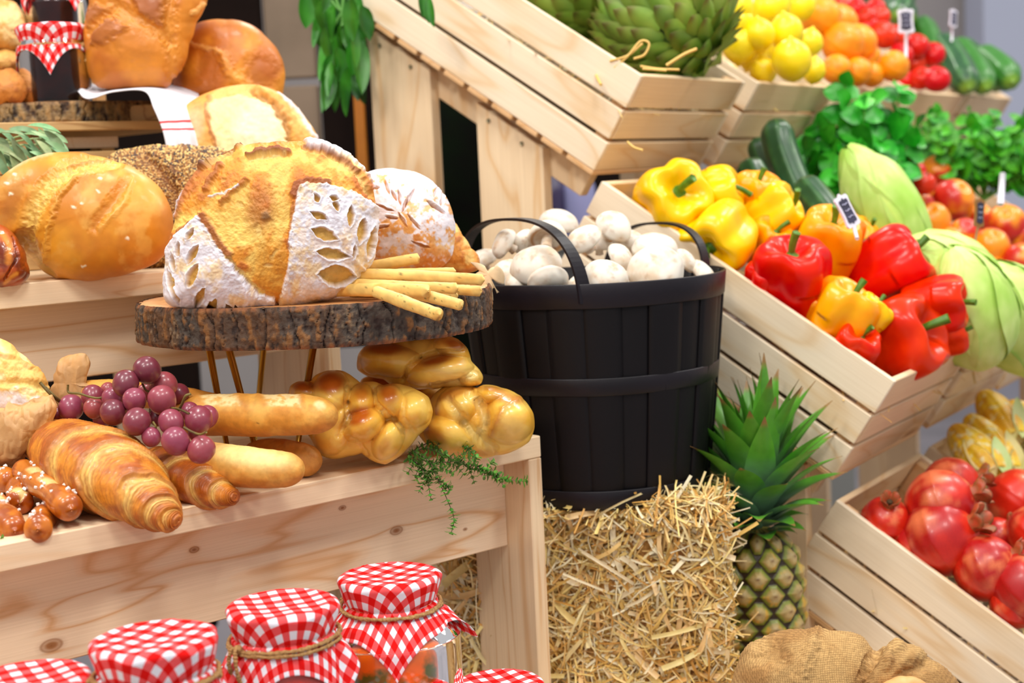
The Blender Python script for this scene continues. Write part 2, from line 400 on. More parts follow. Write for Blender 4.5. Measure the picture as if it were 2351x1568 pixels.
lg=box(c-UP*BZ-bA*.0196,bA*.0196,-bB*.105,UP*(BZ-.0255)); part('leg',lg,W_post,bench,o0)
part('leg',box(c-UP*BZ-bA*1.45,bA*.0196,-bB*.105,UP*(BZ-.0255)),W_post,bench,o0)
part('leg',box(c-UP*BZ-bA*.0196-bB*.25,bA*.0196,-bB*.105,UP*(BZ-.0255)),W_post,bench,o0)
m0=c+bB*offS+bA*tR; m0[2]=MS
part('tread',box(m0-bA*1.7-UP*.0265,bA*1.7,-bB*.62,UP*.0265),W_bench_top,bench,o0)
za=ray_plane(210,864,m0-bB*.044,bB)[2]
part('front_board',box(m0-bB*.044-bA*1.65-UP*(MS-za),bA*(1.65-.0196),-bB*.02,UP*(MS-za-.027)),W_bA,bench,o0)
part('leg',box(m0-UP*MS-bA*.0196,bA*.0196,-bB*.17,UP*(MS-.027)),W_post,bench,o0)
part('leg',box(m0-UP*MS-bA*.0196-bB*.48,bA*.0196,-bB*.12,UP*(MS-.027)),W_post,bench,o0)
part('leg',box(m0-UP*MS-bA*1.6-bB*.3,bA*.0196,-bB*.12,UP*(MS-.027)),W_post,bench,o0)
# lower step carrying the jars
LZ=.69
l0=c+bB*.30-bA*.10; l0[2]=LZ
lower=empty('low_step',(l0[0]-.3,l0[1]-.3,0),'low pine step in front of the bench carrying the gingham topped jars','bench')
o1=np.array(lower.location)
part('tread',box(l0-bA*1.3-UP*.025,bA*1.2,-bB*.27,UP*.025),W_bench_top,lower,o1)
part('leg',box(l0-UP*LZ-bA*.16,bA*.02,-bB*.25,UP*(LZ-.0255)),W_post,lower,o1)
part('leg',box(l0-UP*LZ-bA*1.2,bA*.02,-bB*.25,UP*(LZ-.0255)),W_post,lower,o1)
# slatted box behind, carrying the bark slice
bx=P(200,330,1.96); bx[2]=MS; TZ=1.3435
sb=empty('slatted_box',bx,'pine box with open slats under the bark edged slice','box'); ob=np.array(sb.location)
def bxp(name,a0,a1,b0,b1,z0,z1,mat): return part(name,box(bx+bA*a0-bB*b0+UP*(z0-MS),bA*(a1-a0),-bB*(b1-b0),UP*(z1-z0)),mat,sb,ob)
W_old=wood('box slat',(bA,UP,bB),base=(205,170,118),dark=(150,105,60),seed=9.,knots=False)
bxp('slat',-.30,.165,0,.012,MS+.001,1.278,W_old); bxp('slat',-.30,.165,0,.012,1.279,1.305,W_old); bxp('slat',-.06,.06,.03,.04,1.310,1.325,W_cr_side)
bxp('top_rail',-.30,.165,0,.30,1.332,TZ,W_old)
bxp('back_panel',-.30,.165,.29,.30,MS+.001,1.331,M_dark)
for a in (-.30,-.09,.145): bxp('corner_post',a,a+.02,.0125,.04,MS+.001,1.331,W_old)
for a in (-.30,.145): bxp('corner_post',a,a+.02,.25,.288,MS+.001,1.331,W_old)
# ================================================================ crates
CW,CL,CH,PER=.351,.489,.1586,.402
OU=P(1474,174,2.0775); OL=P(2055,876,1.9055); OB=P(1920,1148,1.988)+D*CL
def crate(name,O,label,group):
    """slatted crate whose near top left corner is O; D runs down towards the visitor, N is the crate's own up"""
    base=O-N*CH
    r=empty(name,base,label,'crate',group); T=.0085; bh=(CH-.008)/3; g=.0058; o=base
    for k in range(3):
        z=.008+k*bh; e=-.0015*(k%2)
        W=(W_cr_side,W_cr_side2)[k%2]
        part('side_board',box(base+N*z-D*CL+A*0,D*(CL+e),A*T,N*(bh-g if k<2 else bh)),W,r,o)
        part('side_board',box(base+N*z-D*CL+A*(CW-T),D*CL,A*T,N*(bh-g if k<2 else bh)),W,r,o)
        part('end_board',box(base+N*z-D*.0088+A*(T+.0004),A*(CW-2*T-.0008),D*.0085,N*(bh-g if k<2 else bh)),W_cr_end,r,o)
        part('end_board',box(base+N*z-D*CL+A*(T+.0004),A*(CW-2*T-.0008),D*.0085,N*(bh-g if k<2 else bh)),W_cr_end,r,o)
    n=10; w=CL/n
    for k in range(n):
        part('floor_board',box(base-D*CL+D*(k*w),D*(w-.0085 if k<n-1 else w),A*CW,N*.0075),W_cr_floor,r,o)
    for a in (T+.0005,CW-T-.0205):
        for d in (.0095,CL-.0295):
            part('corner_post',box(base-D*(d+.02)+A*a+N*.0082,D*.02,A*.02,N*(CH-.0142)),W_cr_floor,r,o)
    return r
up_lab=['pine crate nearest in the top row, holding big artichokes','pine crate of lemons in the top row','pine crate of oranges in the top row','pine crate of tomatoes in the top row','pine crate of cucumbers at the far right end of the top row']
ups=[OU+A*PER*k for k in range(5)]
# ---- one crate is built, the others are copies of it
def shift(root,v):
    c_=copy_tree(root); c_.location=root.location+Vector(v); return c_
cr0=crate('produce_crate',OU,up_lab[0],'crates in the top row')
for k in range(1,5):
    q=shift(cr0,A*PER*k); tag(q,up_lab[k],'crate','crates in the top row')
lows=[OL+A*PER*k for k in range(4)]
lo_lab=['pine crate of yellow and red peppers in the middle row','pine crate of cabbages in the middle row, right of the peppers','pine crate of nectarines and tomatoes behind the cabbages','pine crate under the parsley, furthest right in the middle row']
for k in range(4):
    q=shift(cr0,lows[k]-OU); tag(q,lo_lab[k],'crate','crates in the middle row')
for k,l in enumerate(['pine crate of pomegranates at the bottom right','pine crate of corn cobs behind the pomegranates']):
    q=shift(cr0,OB+A*PER*k-OU); tag(q,l,'crate','crates in the bottom row')
# stands under the rows: uprights with slanted tops and a slanted rail
def stand(O,label,posts,railspan,nA,wdt=.155,floor_z=0.):
    base=O+A*.02-N*.172
    r=empty('crate_stand',(base[0],base[1],0),label,'stand'); org=np.array(r.location)
    for aa in nA:
        for (d0,d1) in posts:
            th=A*.021; V=[];
            for off in (0*A,th):
                p0=base-D*d0+off+A*aa; p1=base-D*d1+off+A*aa
                q0=p0.copy();q1=p1.copy();q0[2]=q1[2]=floor_z+.001
                V+=[p0,p1,q1,q0]
            V=np.array(V); Fc=[(0,1,2,3),(7,6,5,4),(0,4,5,1),(1,5,6,2),(2,6,7,3),(3,7,4,0)]
            Fc=[f[::-1] for f in Fc]
            pmesh=mk('upright',V,Fc,W_vert,r,org,smooth=False)
            if aa==nA[0]:
                for fr in (.25,.75):
                    s=base-D*(d0*(1-fr)+d1*fr)-N*.012-A*.0005+A*aa
                    cv,cf=tube([s,s-A*.0015],.0032,10,up=(0,0,1)); mk('screw',cv,cf,M_screw,r,org)
        part('rail',box(base-D*railspan[0]+N*.0055-N*.04+A*(aa+.0215),-D*(railspan[1]-railspan[0]),A*.02,N*.04),W_vert,r,org)
    part('cross_rail',box(base-D*railspan[1]+A*(nA[0]+.043)-N*.04,A*(nA[-1]-nA[0]-.045),D*.02,N*.0395),W_vert,r,org)
    return r
stand(OU,'pine stand with two slanted topped uprights and screws under the top row of crates',[(.3295,.464),(.0990,.2330)],(.02,.50),(0,.80,1.60))
stand(OL,'pine stand whose upright stands behind the pineapple',[(.045,.10),(.36,.44)],(.02,.47),(0.0,1.30))
bst=stand(OB,'pine stand under the bottom row of crates',[(.04,.10),(.30,.36)],(.02,.47),(0.02,.40))
# raised block under the bale
pt=empty('display_platform',(.12,1.8,0),'low wooden platform carrying the straw bale, pineapple and sack','platform'); opt=np.array(pt.location)
part('top_board',box((-.10,1.50,.53),(.56,0,0),(0,.455,0),(0,0,.02)),W_bench_top,pt,opt)
for x,y in ((-.09,1.76),(.42,1.52),(-.09,1.91),(.38,1.91)): part('leg',box((x,y,0),(.03,0,0),(0,.03,0),(0,0,.5295)),W_post,pt,opt)
# dark goods rack and amber post at the back left
rk=empty('dark_rack',(-.75,3.2,0),'dark brown rack with pale boards standing behind the tall loaves','rack'); ork=np.array(rk.location)
def rp(name,x0,x1,y0,y1,z0,z1,mat): return part(name,box((x0,y0,z0),(x1-x0,0,0),(0,y1-y0,0),(0,0,z1-z0),.004),mat,rk,ork)
M_shelfb=flat('rack board',lin((132,112,92)),.6,lin((112,94,74)),5)
rp('dark_panel',-1.3,-.671,3.2,3.23,.3,2.2,M_dark); rp('dark_panel',-.67,-.49,3.2,3.23,1.0,2.2,M_dark)
for z0,z1 in ((1.47,2.2),(1.33,1.455),(1.0,1.32)): rp('shelf_board',-.488,-.38,3.22,3.24,z0,z1,M_shelfb)
rp('dark_panel',-.375,-.30,3.2,3.23,.9,2.2,M_dark)
rp('dark_panel',-.29,-.25,3.15,3.2,.3,2.2,flat('rack post',lin((24,18,30)),.9,spec=.1))
ab=empty('amber_post',(-.22,2.62,0),'amber varnished wooden post behind the sourdough loaf','post'); 
ax=P(828,300,2.7)
part('shaft',box((ax[0]-.010,ax[1],.0),(.020,0,0),(0,.02,0),(0,0,1.45),.003),W_amber,ab,np.array(ab.location))
ab2=part('side_face',box((ax[0]+.011,ax[1],.0),(.022,0,0),(0,.02,0),(0,0,1.45),.003),M_dark,ab,np.array(ab.location))
# dark leafy backdrop panel between the uprights
dp=P(1050,300,3.0)
db=part('dark_display_panel',box((dp[0]-.06,dp[1],.0),(.145,0,0),(0,.03,0),(0,0,1.62),.003),flat('black panel',lin((10,10,8)),.9,lin((8,20,6)),12,spec=.1),None,np.array([dp[0],dp[1],0]))
tag(db,'near black panel seen between the two uprights','panel')
# far shelf with bottles
fs=P(1330,430,4.6)
sh=empty('far_table',(fs[0],fs[1],0),'grey table far behind with bottles on it','table'); osh=np.array(sh.location)
M_grey=flat('grey table',lin((140,142,138)),.6)
part('table_top',box((fs[0]-.4,fs[1]-.2,1.02),(1.2,0,0),(0,.5,0),(0,0,.03),.004),M_grey,sh,osh)
part('table_body',box((fs[0]-.38,fs[1]-.18,0),(1.16,0,0),(0,.46,0),(0,0,1.019),.004),M_grey,sh,osh)
part('table_back',box((fs[0]-.14,fs[1]+.2,1.051),(.36,0,0),(0,.02,0),(0,0,.195),.004),M_dark,sh,osh)
prof=[(0,0),(.045,0),(.05,.01),(.05,.14),(.046,.16),(.02,.20),(.018,.225),(0,.225)]
for x,c_ ,lb in ((1275,(60,52,84),'dark violet bottle left of the pale one on the far table'),(1322,(150,152,196),'pale lavender bottle on the far table')):
    p=P(x+(-12 if x<1300 else 8),470,4.5); v,f=lathe(prof,20); b_=mk('bottle',v+np.array([p[0],p[1],1.0505]),f,flat('bottle '+lb[:4],lin(c_),.3),None,(p[0],p[1],1.0505)); tag(b_,lb,'bottle')
# ================================================================ breads
GOLD=lin((226,154,52)); PALE=lin((242,206,122)); CREAM=lin((246,222,160)); BRN=lin((168,88,24)); DBRN=lin((112,56,20)); FLOUR=lin((230,226,234)); AMB=lin((205,122,26)); YEL=lin((238,184,72))
M_crust=attr_mat('rustic crust',.6,0,150,.10,.2,.0008,tex=260)
M_soft=attr_mat('soft golden crust',.45,.06,60,.07,.12,.0008,tex=300)
M_glaze=attr_mat('egg glazed crust',.34,.35,50,.07,.12,.0006,tex=220)
M_flaky=attr_mat('flaky pastry',.42,.12,160,.12,.3,.0008,tex=500)
def q3(X,Y,s,k=0.): return np.stack([X/s+k,Y/s-k,X*0+k],-1)
def crust(X,Y,base=GOLD,pale=PALE,brown=BRN,s=60,seed=0,lo=.42,hi=.66,bh=.0025):
    n=fbm(q3(X,Y,s,seed),seed,5); n2=fbm(q3(X,Y,s*.3,seed+3),seed+2,4)
    c_=mixc(pale,base,sm(n,lo-.1,lo+.1)); c_=mixc(c_,brown,sm(n*.6+n2*.4,hi-.06,hi+.08)*.8)
    return c_,(n-.5)*bh*2+(n2-.5)*bh*.6
# --- large scored sourdough on the bark slice
OL_S=[(385,690),(386,650),(389,600),(392,555),(402,505),(420,455),(450,410),(487,372),(530,348),(565,334),(610,330),(660,327),(700,326),(745,334),(790,354),(822,378),(848,415),(860,455),(862,500),(860,545),(850,585),(832,620),(808,648),(775,666),(735,682),(690,694),(640,702),(600,706),(550,708),(500,707),(455,703),(420,698)]
FL=[(463,496),(484,529),(502,561),(526,590),(548,618),(576,649),(597,667),(632,676),(640,740),(560,760),(480,760),(340,760),(330,600),(388,572),(414,540)]
FR_=[(684,436),(700,428),(752,429),(809,445),(850,470),(900,500),(900,720),(720,760),(632,760),(636,700),(643,671),(657,618),(660,592),(662,575),(661,547),(671,498),(678,460)]
FT=[(696,322),(745,318),(800,330),(880,380),(885,440),(853,432),(836,400),(823,385),(790,362),(740,344),(702,338)]
cutR=[(725,498,19,7,22),(737,537,30,12,22),(755,579,36,11,8),(764,623,40,21,4),(793,498,23,8,95),(818,530,28,11,100),(838,556,36,9,104),(762,477,12,6,70),(758,460,11,5,10),(722,460,9,6,60),(800,575,14,4,100)]
cutL=[(452,540,14,4,-62),(426,572,17,6,95),(456,583,25,7,-58),(413,600,21,5,88),(455,627,28,9,-62),(407,640,26,6,75),(465,673,27,9,-58),(491,692,24,10,-62),(412,665,22,5,65),(535,694,9,3,60),(528,690,8,3,60),(546,693,8,3,60)]
def paint_S(X,Y,F,V):
    c_,d=crust(X,Y,lin((224,146,42)),lin((246,206,104)),lin((178,88,24)),46,3,.47,.585,.0035)
    bl=fbm(q3(X,Y,5,4),8,3); d=d+(bl-.5)*.0012
    ops=[('e',(610,430,150,75,0),40,.002,lin((214,138,44)),.35),('e',(600,480,30,50,10),18,.0005,lin((176,94,30)),.75),('e',(612,497,12,9,0),5,.003,lin((120,84,50)),.8),
      ('e',(625,610,42,62,8),12,.0015,lin((214,144,38)),.8),('e',(616,606,8,5,0),3,-.001,lin((240,206,130)),.5),
      ('s',([(572,364),(600,354),(640,353),(662,358)],5),3,.005,lin((140,68,20)),.95),('s',([(575,372),(610,362),(655,363)],4),4,-.003,lin((236,206,132)),.8),
      ('s',([(513,388),(500,408),(480,438)],6),4,.0045,lin((168,90,28)),.85),
      ('s',([(571,418),(545,440),(515,468)],5),4,.0045,lin((178,98,30)),.85),('s',([(556,432),(520,448),(487,455)],2),2,.001,FLOUR,.8),
      ('s',([(487,372),(440,425),(408,500)],5),4,.003,lin((176,100,44)),.9),('s',([(482,372),(436,422),(404,500)],2.4),2,.002,FLOUR,.9),
      ('s',([(470,385),(500,350),(530,338),(552,334)],9),4,.006,lin((92,48,18)),.9),('s',([(486,382),(512,362),(534,350)],5),4,-.004,lin((196,150,80)),.8),
      ('s',([(700,343),(740,352),(785,372),(815,398),(845,450)],8),4,-.005,lin((222,178,98)),.85),('s',([(698,338),(742,346),(788,366),(820,392)],3.2),2.5,.003,lin((146,78,28)),.9),
      ('p',FT,4,.006,FLOUR,.95),('s',([(760,340),(790,350)],2),1.5,-.001,lin((190,130,60)),.7),('s',([(800,365),(826,380)],2),1.5,-.001,lin((200,140,60)),.6),
      ('s',([(470,498),(490,525),(508,556),(528,580)],9),5,.003,lin((150,74,24)),.92),('s',([(455,505),(430,522),(416,538)],7),5,.002,lin((158,84,30)),.9),
      ('s',([(530,592),(560,630),(590,664)],5),4,-.003,lin((240,208,130)),.8),
      ('s',([(672,448),(680,432),(705,422),(745,425)],9),4,.003,lin((150,76,26)),.95),('s',([(671,470),(665,520),(661,560)],4.5),3,.002,lin((178,102,36)),.85)]
    for a in range(9):
        ops.append(('e',(520+37*a%300,420+53*a%230,5+a%4*3,4+a%3*2,a*40),3,-.0018,lin((232,196,112)),.7))
    c_,d=paint(X,Y,c_,d,ops,5,2)
    fl=fbm(q3(X,Y,34,9),4,5); fl2=fbm(q3(X,Y,7,9),6,4)
    fc=mixc(lin((236,208,166)),FLOUR,sm(fl*.8+fl2*.2,.34,.52)); sc_=fbm(q3(X,Y,16,3),77,3)
    for poly,cx in ((FL,0),(FR_,1)):
        wx=(fl2-.5)*8
        s=sdf_poly(X+wx,Y-wx,poly); m=1-sm(s,-2,2); d=d+m*.0055*np.where(s<0,sm(-s,0,8)*.4+.6,1)*m
        low=sm(Y,640,700)*.55 if cx else sm(Y,690,715)*.3
        cc=mixc(fc,lin((232,184,104)),np.clip(low+sm(sc_,.5,.62)*.45*cx,0,1)*.7)
        c_=mixc(c_,cc,m)
    # wheat ear stalks and cuts
    op2=[('s',([(830,620),(800,590),(782,550),(765,500),(745,462)],4),4,.0016,None,0),('s',([(500,700),(450,660),(432,610),(440,560),(458,520)],4),4,.0014,None,0)]
    for g in cutR: op2.append(('l',(g[0],g[1],g[2]+5,g[3]+5,g[4]),3,.0014,FLOUR,.75))
    for g in cutL: op2.append(('l',(g[0],g[1],g[2]+3,g[3]+4,g[4]),3,.001,FLOUR,.75))
    for g in cutR+cutL: op2.append(('l',g,1.6,-.0065,lin((216,170,84)),1.))
    c_,d=paint(X,Y,c_,d,op2,3,7)
    # underside crust
    un=sm((Y-640)+(430-X)*.9,60,90); c_=mixc(c_,lin((226,170,96)),un*.9)
    c_=mixc(c_,lin((214,160,92)),sm(-F,0,.2))
    return c_,d*np.clip(F*4+.2,0.,1)
blob('sourdough_loaf',OL_S,1.575,.075,.07,M_crust,nt=900,nr=260,center=(620,520),ep=.72,paint_f=paint_S); SL=bpy.context.scene.objects['sourdough_loaf']
tag(SL,'large round sourdough with floured leaf-cut flaps standing on the bark edged wood slice','bread')
# torn dark crest on the rim
v=[];f=[]
rim=[(498,366),(512,352),(528,345),(540,338),(552,326),(560,334),(572,332),(585,342),(600,345)]
for i,(x,y) in enumerate(rim):
    for k,(dz,dy) in enumerate(((0.012,0),(0.026,0),(.03,26),(.004,26))): v.append(P(x,y+dy,1.575+dz))
n=len(rim)
for i in range(n-1):
    for k in range(4): f.append((i*4+k,i*4+(k+1)%4,(i+1)*4+(k+1)%4,(i+1)*4+k))
f+=[(0,1,2,3),((n-1)*4+3,(n-1)*4+2,(n-1)*4+1,(n-1)*4)]
cr=mk('crust_ear',np.array(v)-np.array(SL.location)*0,f,flat('burnt crust',lin((104,56,22)),.7,lin((176,108,44)),90,bs=.4),SL,np.array(SL.location)); tag(cr,'torn dark brown crust ear')
# --- floured loaf behind
OL2=[(820,470),(835,400),(870,388),(920,390),(965,400),(1000,424),(1025,455),(1040,500),(1044,550),(1036,590),(1015,612),(960,618),(900,622),(840,618),(800,560)]
def paint_F(X,Y,F,V):
    c_,d=crust(X,Y,lin((222,158,84)),lin((236,196,138)),lin((196,118,54)),40,11,.45,.66,.002)
    fl=fbm(q3(X,Y,26,2),14,5)*.6+fbm(q3(X,Y,7,2),15,3)*.4
    m=sm(fl+(560-Y)/900.,.46,.6); c_=mixc(c_,FLOUR,m*.92)
    ops=[]
    for i,(x,y,a) in enumerate([(905,450,60),(918,455,80),(885,478,20),(900,500,10),(930,470,110),(940,455,120),(990,470,35),(1005,480,40),(1015,455,100),(880,520,-10),(925,505,60),(950,510,50),(860,432,8),(890,430,75),(965,560,20),(1000,440,110)]):
        ops.append(('l',(x,y,14+i%3*4,3.2,a),1.6,-.004,lin((206,140,74)),.95)); ops.append(('l',(x+2,y-4,15,3,a),2,.001,FLOUR,.8))
    c_,d=paint(X,Y,c_,d,ops,2,3); return c_,d*np.clip(F*4+.2,0,1)
o=blob('floured_loaf',OL2,1.705,.07,.06,M_crust,nt=420,nr=130,center=(930,500),ep=.75,paint_f=paint_F); tag(o,'round loaf heavily dusted with flour, leaning behind the large sourdough','bread')
# --- broken crusty piece
OL3=[(1010,500),(1046,513),(1060,540),(1080,570),(1100,600),(1103,618),(1080,626),(1040,626),(1000,624)]
def paint_P(X,Y,F,V):
    c_,d=crust(X,Y,lin((224,150,58)),lin((240,196,112)),lin((180,100,40)),22,21,.5,.66,.002); return paint(X,Y,c_,d,[('s',([(1010,622),(1060,622),(1102,612)],4),3,.001,lin((206,140,84)),.9)],2,2)
o=blob('crusty_bread_piece',OL3,1.75,.03,.03,M_crust,nt=160,nr=50,center=(1045,580),paint_f=paint_P); tag(o,'small golden piece of crusty bread between the floured loaf and the mushroom basket','bread')
# --- golden oval loaf, middle step
OL4=[(-30,470),(-10,420),(30,385),(90,358),(150,350),(210,356),(270,372),(330,400),(370,435),(392,480),(397,530),(388,570),(360,602),(310,622),(250,636),(180,643),(130,640),(100,625),(70,590),(30,560),(-20,540)]
def paint_G(X,Y,F,V):
    n=fbm(q3(X,Y,110,4),31,4); c_=mixc(lin((230,156,40)),lin((208,128,26)),sm(n,.42,.62)); d=(n-.5)*.004
    c_=mixc(c_,lin((236,180,86)),sm(fbm(q3(X,Y,40,8),5,4),.55,.72)*.5)
    rub=fbm(q3(X,Y,8,1),12,4)
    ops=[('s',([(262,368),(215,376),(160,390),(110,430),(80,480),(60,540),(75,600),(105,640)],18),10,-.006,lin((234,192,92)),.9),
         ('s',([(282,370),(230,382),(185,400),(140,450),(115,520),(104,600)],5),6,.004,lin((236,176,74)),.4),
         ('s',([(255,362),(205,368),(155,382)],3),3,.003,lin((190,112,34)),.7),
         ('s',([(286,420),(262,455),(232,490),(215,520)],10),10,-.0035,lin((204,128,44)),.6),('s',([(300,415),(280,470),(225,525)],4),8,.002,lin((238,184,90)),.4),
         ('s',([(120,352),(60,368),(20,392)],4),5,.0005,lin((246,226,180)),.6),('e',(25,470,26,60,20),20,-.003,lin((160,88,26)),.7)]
    for (x,y) in ((188,468),(230,415),(224,440),(170,476),(288,545),(192,606),(20,420),(35,400),(26,445)): ops.append(('e',(x,y,5,3,20),2,.0003,lin((248,236,206)),.9))
    c_,d=paint(X,Y,c_,d,ops,5,4)
    seam=1-sm(seg_dist(X,Y,[(215,376),(160,390),(110,430),(80,480),(60,540),(75,600)]),6,26); d=d+(rub-.5)*.004*seam; c_=mixc(c_,lin((200,142,58)),seam*sm(rub,.5,.65)*.6)
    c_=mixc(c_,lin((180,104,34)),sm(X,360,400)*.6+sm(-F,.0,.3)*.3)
    return c_,d*np.clip(F*4+.2,0,1)
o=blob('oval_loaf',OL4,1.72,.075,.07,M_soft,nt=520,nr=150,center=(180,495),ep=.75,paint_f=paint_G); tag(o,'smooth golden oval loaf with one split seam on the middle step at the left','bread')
# --- seeded loaf
OL5=[(215,420),(235,372),(262,352),(330,338),(400,336),(460,338),(520,345),(560,400),(560,500),(540,590),(480,618),(400,618),(330,610),(250,560)]
def paint_D(X,Y,F,V):
    c_,d=crust(X,Y,lin((150,98,44)),lin((176,122,60)),lin((110,66,28)),30,41,.45,.6,.003)
    X2=X+ (fbm(q3(X,Y,4),3,2)-.5)*3
    g=np.stack([X/4.2,Y/3.4,X*0],-1); h=_h(np.floor(g[...,0]).astype(np.int64),np.floor(g[...,1]+.5*(np.floor(g[...,0])%2)).astype(np.int64),X.astype(np.int64)*0,5)
    h=.6*h+.4*vn(g*1.3,9)
    sd=vn(np.stack([X/2.6,Y/2.2,X*0],-1),77); m=sm(sd,.42,.55)
    c_=mixc(c_,mixc(lin((226,186,112)),lin((40,38,44)),sm(h,.52,.56)),m*.95); d=d+m*.0015
    c_,d=paint(X,Y,c_,d,[('s',([(330,360),(375,400),(400,440),(395,480)],12),12,-.007,lin((150,92,40)),.5)],4,3); return c_,d*np.clip(F*4+.2,0,1)
o=blob('seeded_loaf',OL5,1.875,.06,.055,M_crust,nt=520,nr=150,center=(400,470),ep=.7,paint_f=paint_D); tag(o,'brown loaf covered in sesame and poppy seeds behind the golden oval loaf','bread')
# --- country loaf behind
OL6=[(385,560),(384,420),(388,330),(400,280),(430,240),(480,212),(530,197),(580,194),(630,208),(670,234),(700,268),(722,300),(735,345),(742,440),(720,560),(640,606),(520,612),(430,600)]
def paint_C(X,Y,F,V):
    c_,d=crust(X,Y,lin((230,166,78)),lin((240,192,112)),lin((204,120,48)),46,51,.45,.7,.003)
    ops=[('p',[(492,235),(540,222),(585,232),(625,258),(650,300),(662,345),(665,400),(520,400),(506,345),(490,300),(474,250)],7,.005,lin((248,222,160)),.95),('e',(595,300,50,60,30),25,.001,lin((252,236,196)),.8),
      ('s',([(484,225),(478,262),(490,310),(503,345)],5),4,.003,lin((196,124,64)),.8),('e',(440,300,26,50,15),14,0,lin((220,190,160)),.55),
      ('s',([(580,212),(625,240),(655,285),(668,340)],6),5,-.006,lin((176,124,56)),.85),('s',([(592,206),(640,235),(675,285),(690,340)],7),6,.003,lin((236,160,68)),.7),('s',([(640,216),(690,262),(724,320)],4),4,.0015,FLOUR,.8)]
    c_,d=paint(X,Y,c_,d,ops,6,5); return c_,d*np.clip(F*4+.2,0,1)
o=blob('country_loaf',OL6,1.985,.06,.05,M_crust,nt=420,nr=120,center=(560,400),ep=.75,paint_f=paint_C); tag(o,'round country loaf with a pale open split propped up behind the seeded loaf','bread')
# --- tin loaves on the bark slice
OL7=[(205,20),(212,-60),(300,-120),(440,-110),(482,-30),(470,20),(452,52),(436,100),(424,145),(408,182),(385,200),(345,203),(290,203),(225,200),(205,175),(196,120)]
def paint_T(X,Y,F,V):
    n=fbm(q3(X,Y,80,4),61,4); c_=mixc(lin((214,132,34)),lin((184,100,22)),sm(n,.4,.65)); d=(n-.5)*.006
    ops=[('p',[(302,-10),(330,-30),(385,-20),(372,60),(350,52),(318,30)],8,.005,lin((156,84,34)),.85),('p',[(212,88),(245,35),(290,58),(296,64),(240,100),(212,100)],8,.005,lin((160,88,36)),.85),('p',[(200,20),(215,8),(250,22),(205,62)],8,.004,lin((160,88,38)),.8),
         ('s',([(260,5),(300,32),(350,62),(392,95)],9),8,-.004,lin((224,150,60)),.7),('s',([(205,75),(235,45),(265,20)],6),6,-.004,lin((224,150,60)),.7),
         ('s',([(390,-60),(385,40),(395,110),(400,180)],14),14,-.006,lin((222,150,56)),.5),('e',(300,95,60,30,20),20,.003,lin((196,116,42)),.5),('s',([(440,30),(465,12)],5),4,.003,lin((230,170,90)),.8)]
    return paint(X,Y,c_,d,ops,7,6)
o=blob('tin_loaf',OL7,2.02,.06,.06,M_soft,nt=360,nr=110,center=(330,50),ep=.6,paint_f=paint_T); tag(o,'tall brown loaf with a cross cut crust standing upright on the white towel','bread')
OL8=[(400,198),(405,120),(425,75),(460,52),(520,46),(570,55),(610,85),(640,125),(655,170),(653,205),(640,240),(560,250),(470,245),(410,230)]
def paint_U(X,Y,F,V):
    n=fbm(q3(X,Y,70,4),71,4); c_=mixc(lin((224,144,38)),lin((192,106,24)),sm(n,.4,.65)); d=(n-.5)*.005
    ops=[('e',(600,165,42,36,50),16,-.004,lin((172,92,26)),.75),('e',(480,155,26,36,0),14,-.003,lin((180,100,34)),.6),('s',([(440,103),(480,112),(510,122)],4),4,.002,lin((234,172,88)),.7),('s',([(515,135),(530,170),(560,200)],10),10,.004,lin((230,160,70)),.5)]
    return paint(X,Y,c_,d,ops,6,8)
o=blob('tin_loaf',OL8,2.10,.06,.06,M_soft,nt=320,nr=100,center=(530,150),ep=.65,paint_f=paint_U); tag(o,'shorter rounded brown loaf right of the tall cross cut loaf','bread')
# --- left edge breads beside the jam jar
for nm,ol,z,lb,sd in (('crusty_roll',[(-60,60),(-40,5),(0,-2),(40,8),(56,40),(50,90),(45,112),(0,116),(-50,110)],2.10,'pale crusty roll at the upper left edge, topmost beside the jam jar',3),
                   ('crusty_roll',[(-60,150),(-40,118),(0,112),(35,118),(48,140),(45,160),(0,164),(-50,162)],2.10,'small crusty roll under the pale one at the left edge',5),
                   ('brown_loaf',[(-70,200),(-60,164),(0,160),(40,165),(58,190),(56,232),(20,242),(-60,242)],2.0,'brown loaf bottom at the left edge resting on the bark slice',8)):
    base,pl,br=((lin((222,166,84)),lin((240,206,140)),lin((180,110,50))) if sd!=8 else (lin((196,120,44)),lin((206,134,56)),lin((160,84,30))))
    o=blob(nm,ol,z,.045,.04,M_crust,nt=140,nr=50,paint_f=lambda X,Y,F,V: crust(X,Y,base,pl,br,30,sd,.45,.66,.003)); tag(o,lb,'bread')
# --- glossy red brown braided roll at the left edge
OL9=[(-60,560),(-40,520),(0,514),(25,530),(45,560),(62,600),(68,630),(55,650),(20,658),(-40,656)]
def paint_R(X,Y,F,V):
    n=fbm(q3(X,Y,30,4),81,4); c_=mixc(lin((176,76,14)),lin((120,44,12)),sm(n,.4,.7)); d=(n-.5)*.002
    return paint(X,Y,c_,d,[('s',([(5,535),(22,565),(18,600)],7),6,-.001,lin((226,140,40)),.8),('s',([(10,650),(25,636),(38,628)],4),3,.0,lin((232,160,60)),.8),('s',([(30,545),(40,590),(10,640)],2),3,-.004,lin((100,34,10)),.6)],3,2)
o=blob('glazed_roll',OL9,1.655,.035,.04,M_glaze,nt=200,nr=70,center=(5,590),paint_f=paint_R,lobes=[(20,580,45,38,60,.012),(0,630,60,26,-10,.012)],lobe_k=.002); tag(o,'dark glossy red-brown plaited roll at the left edge of the middle step','bread')
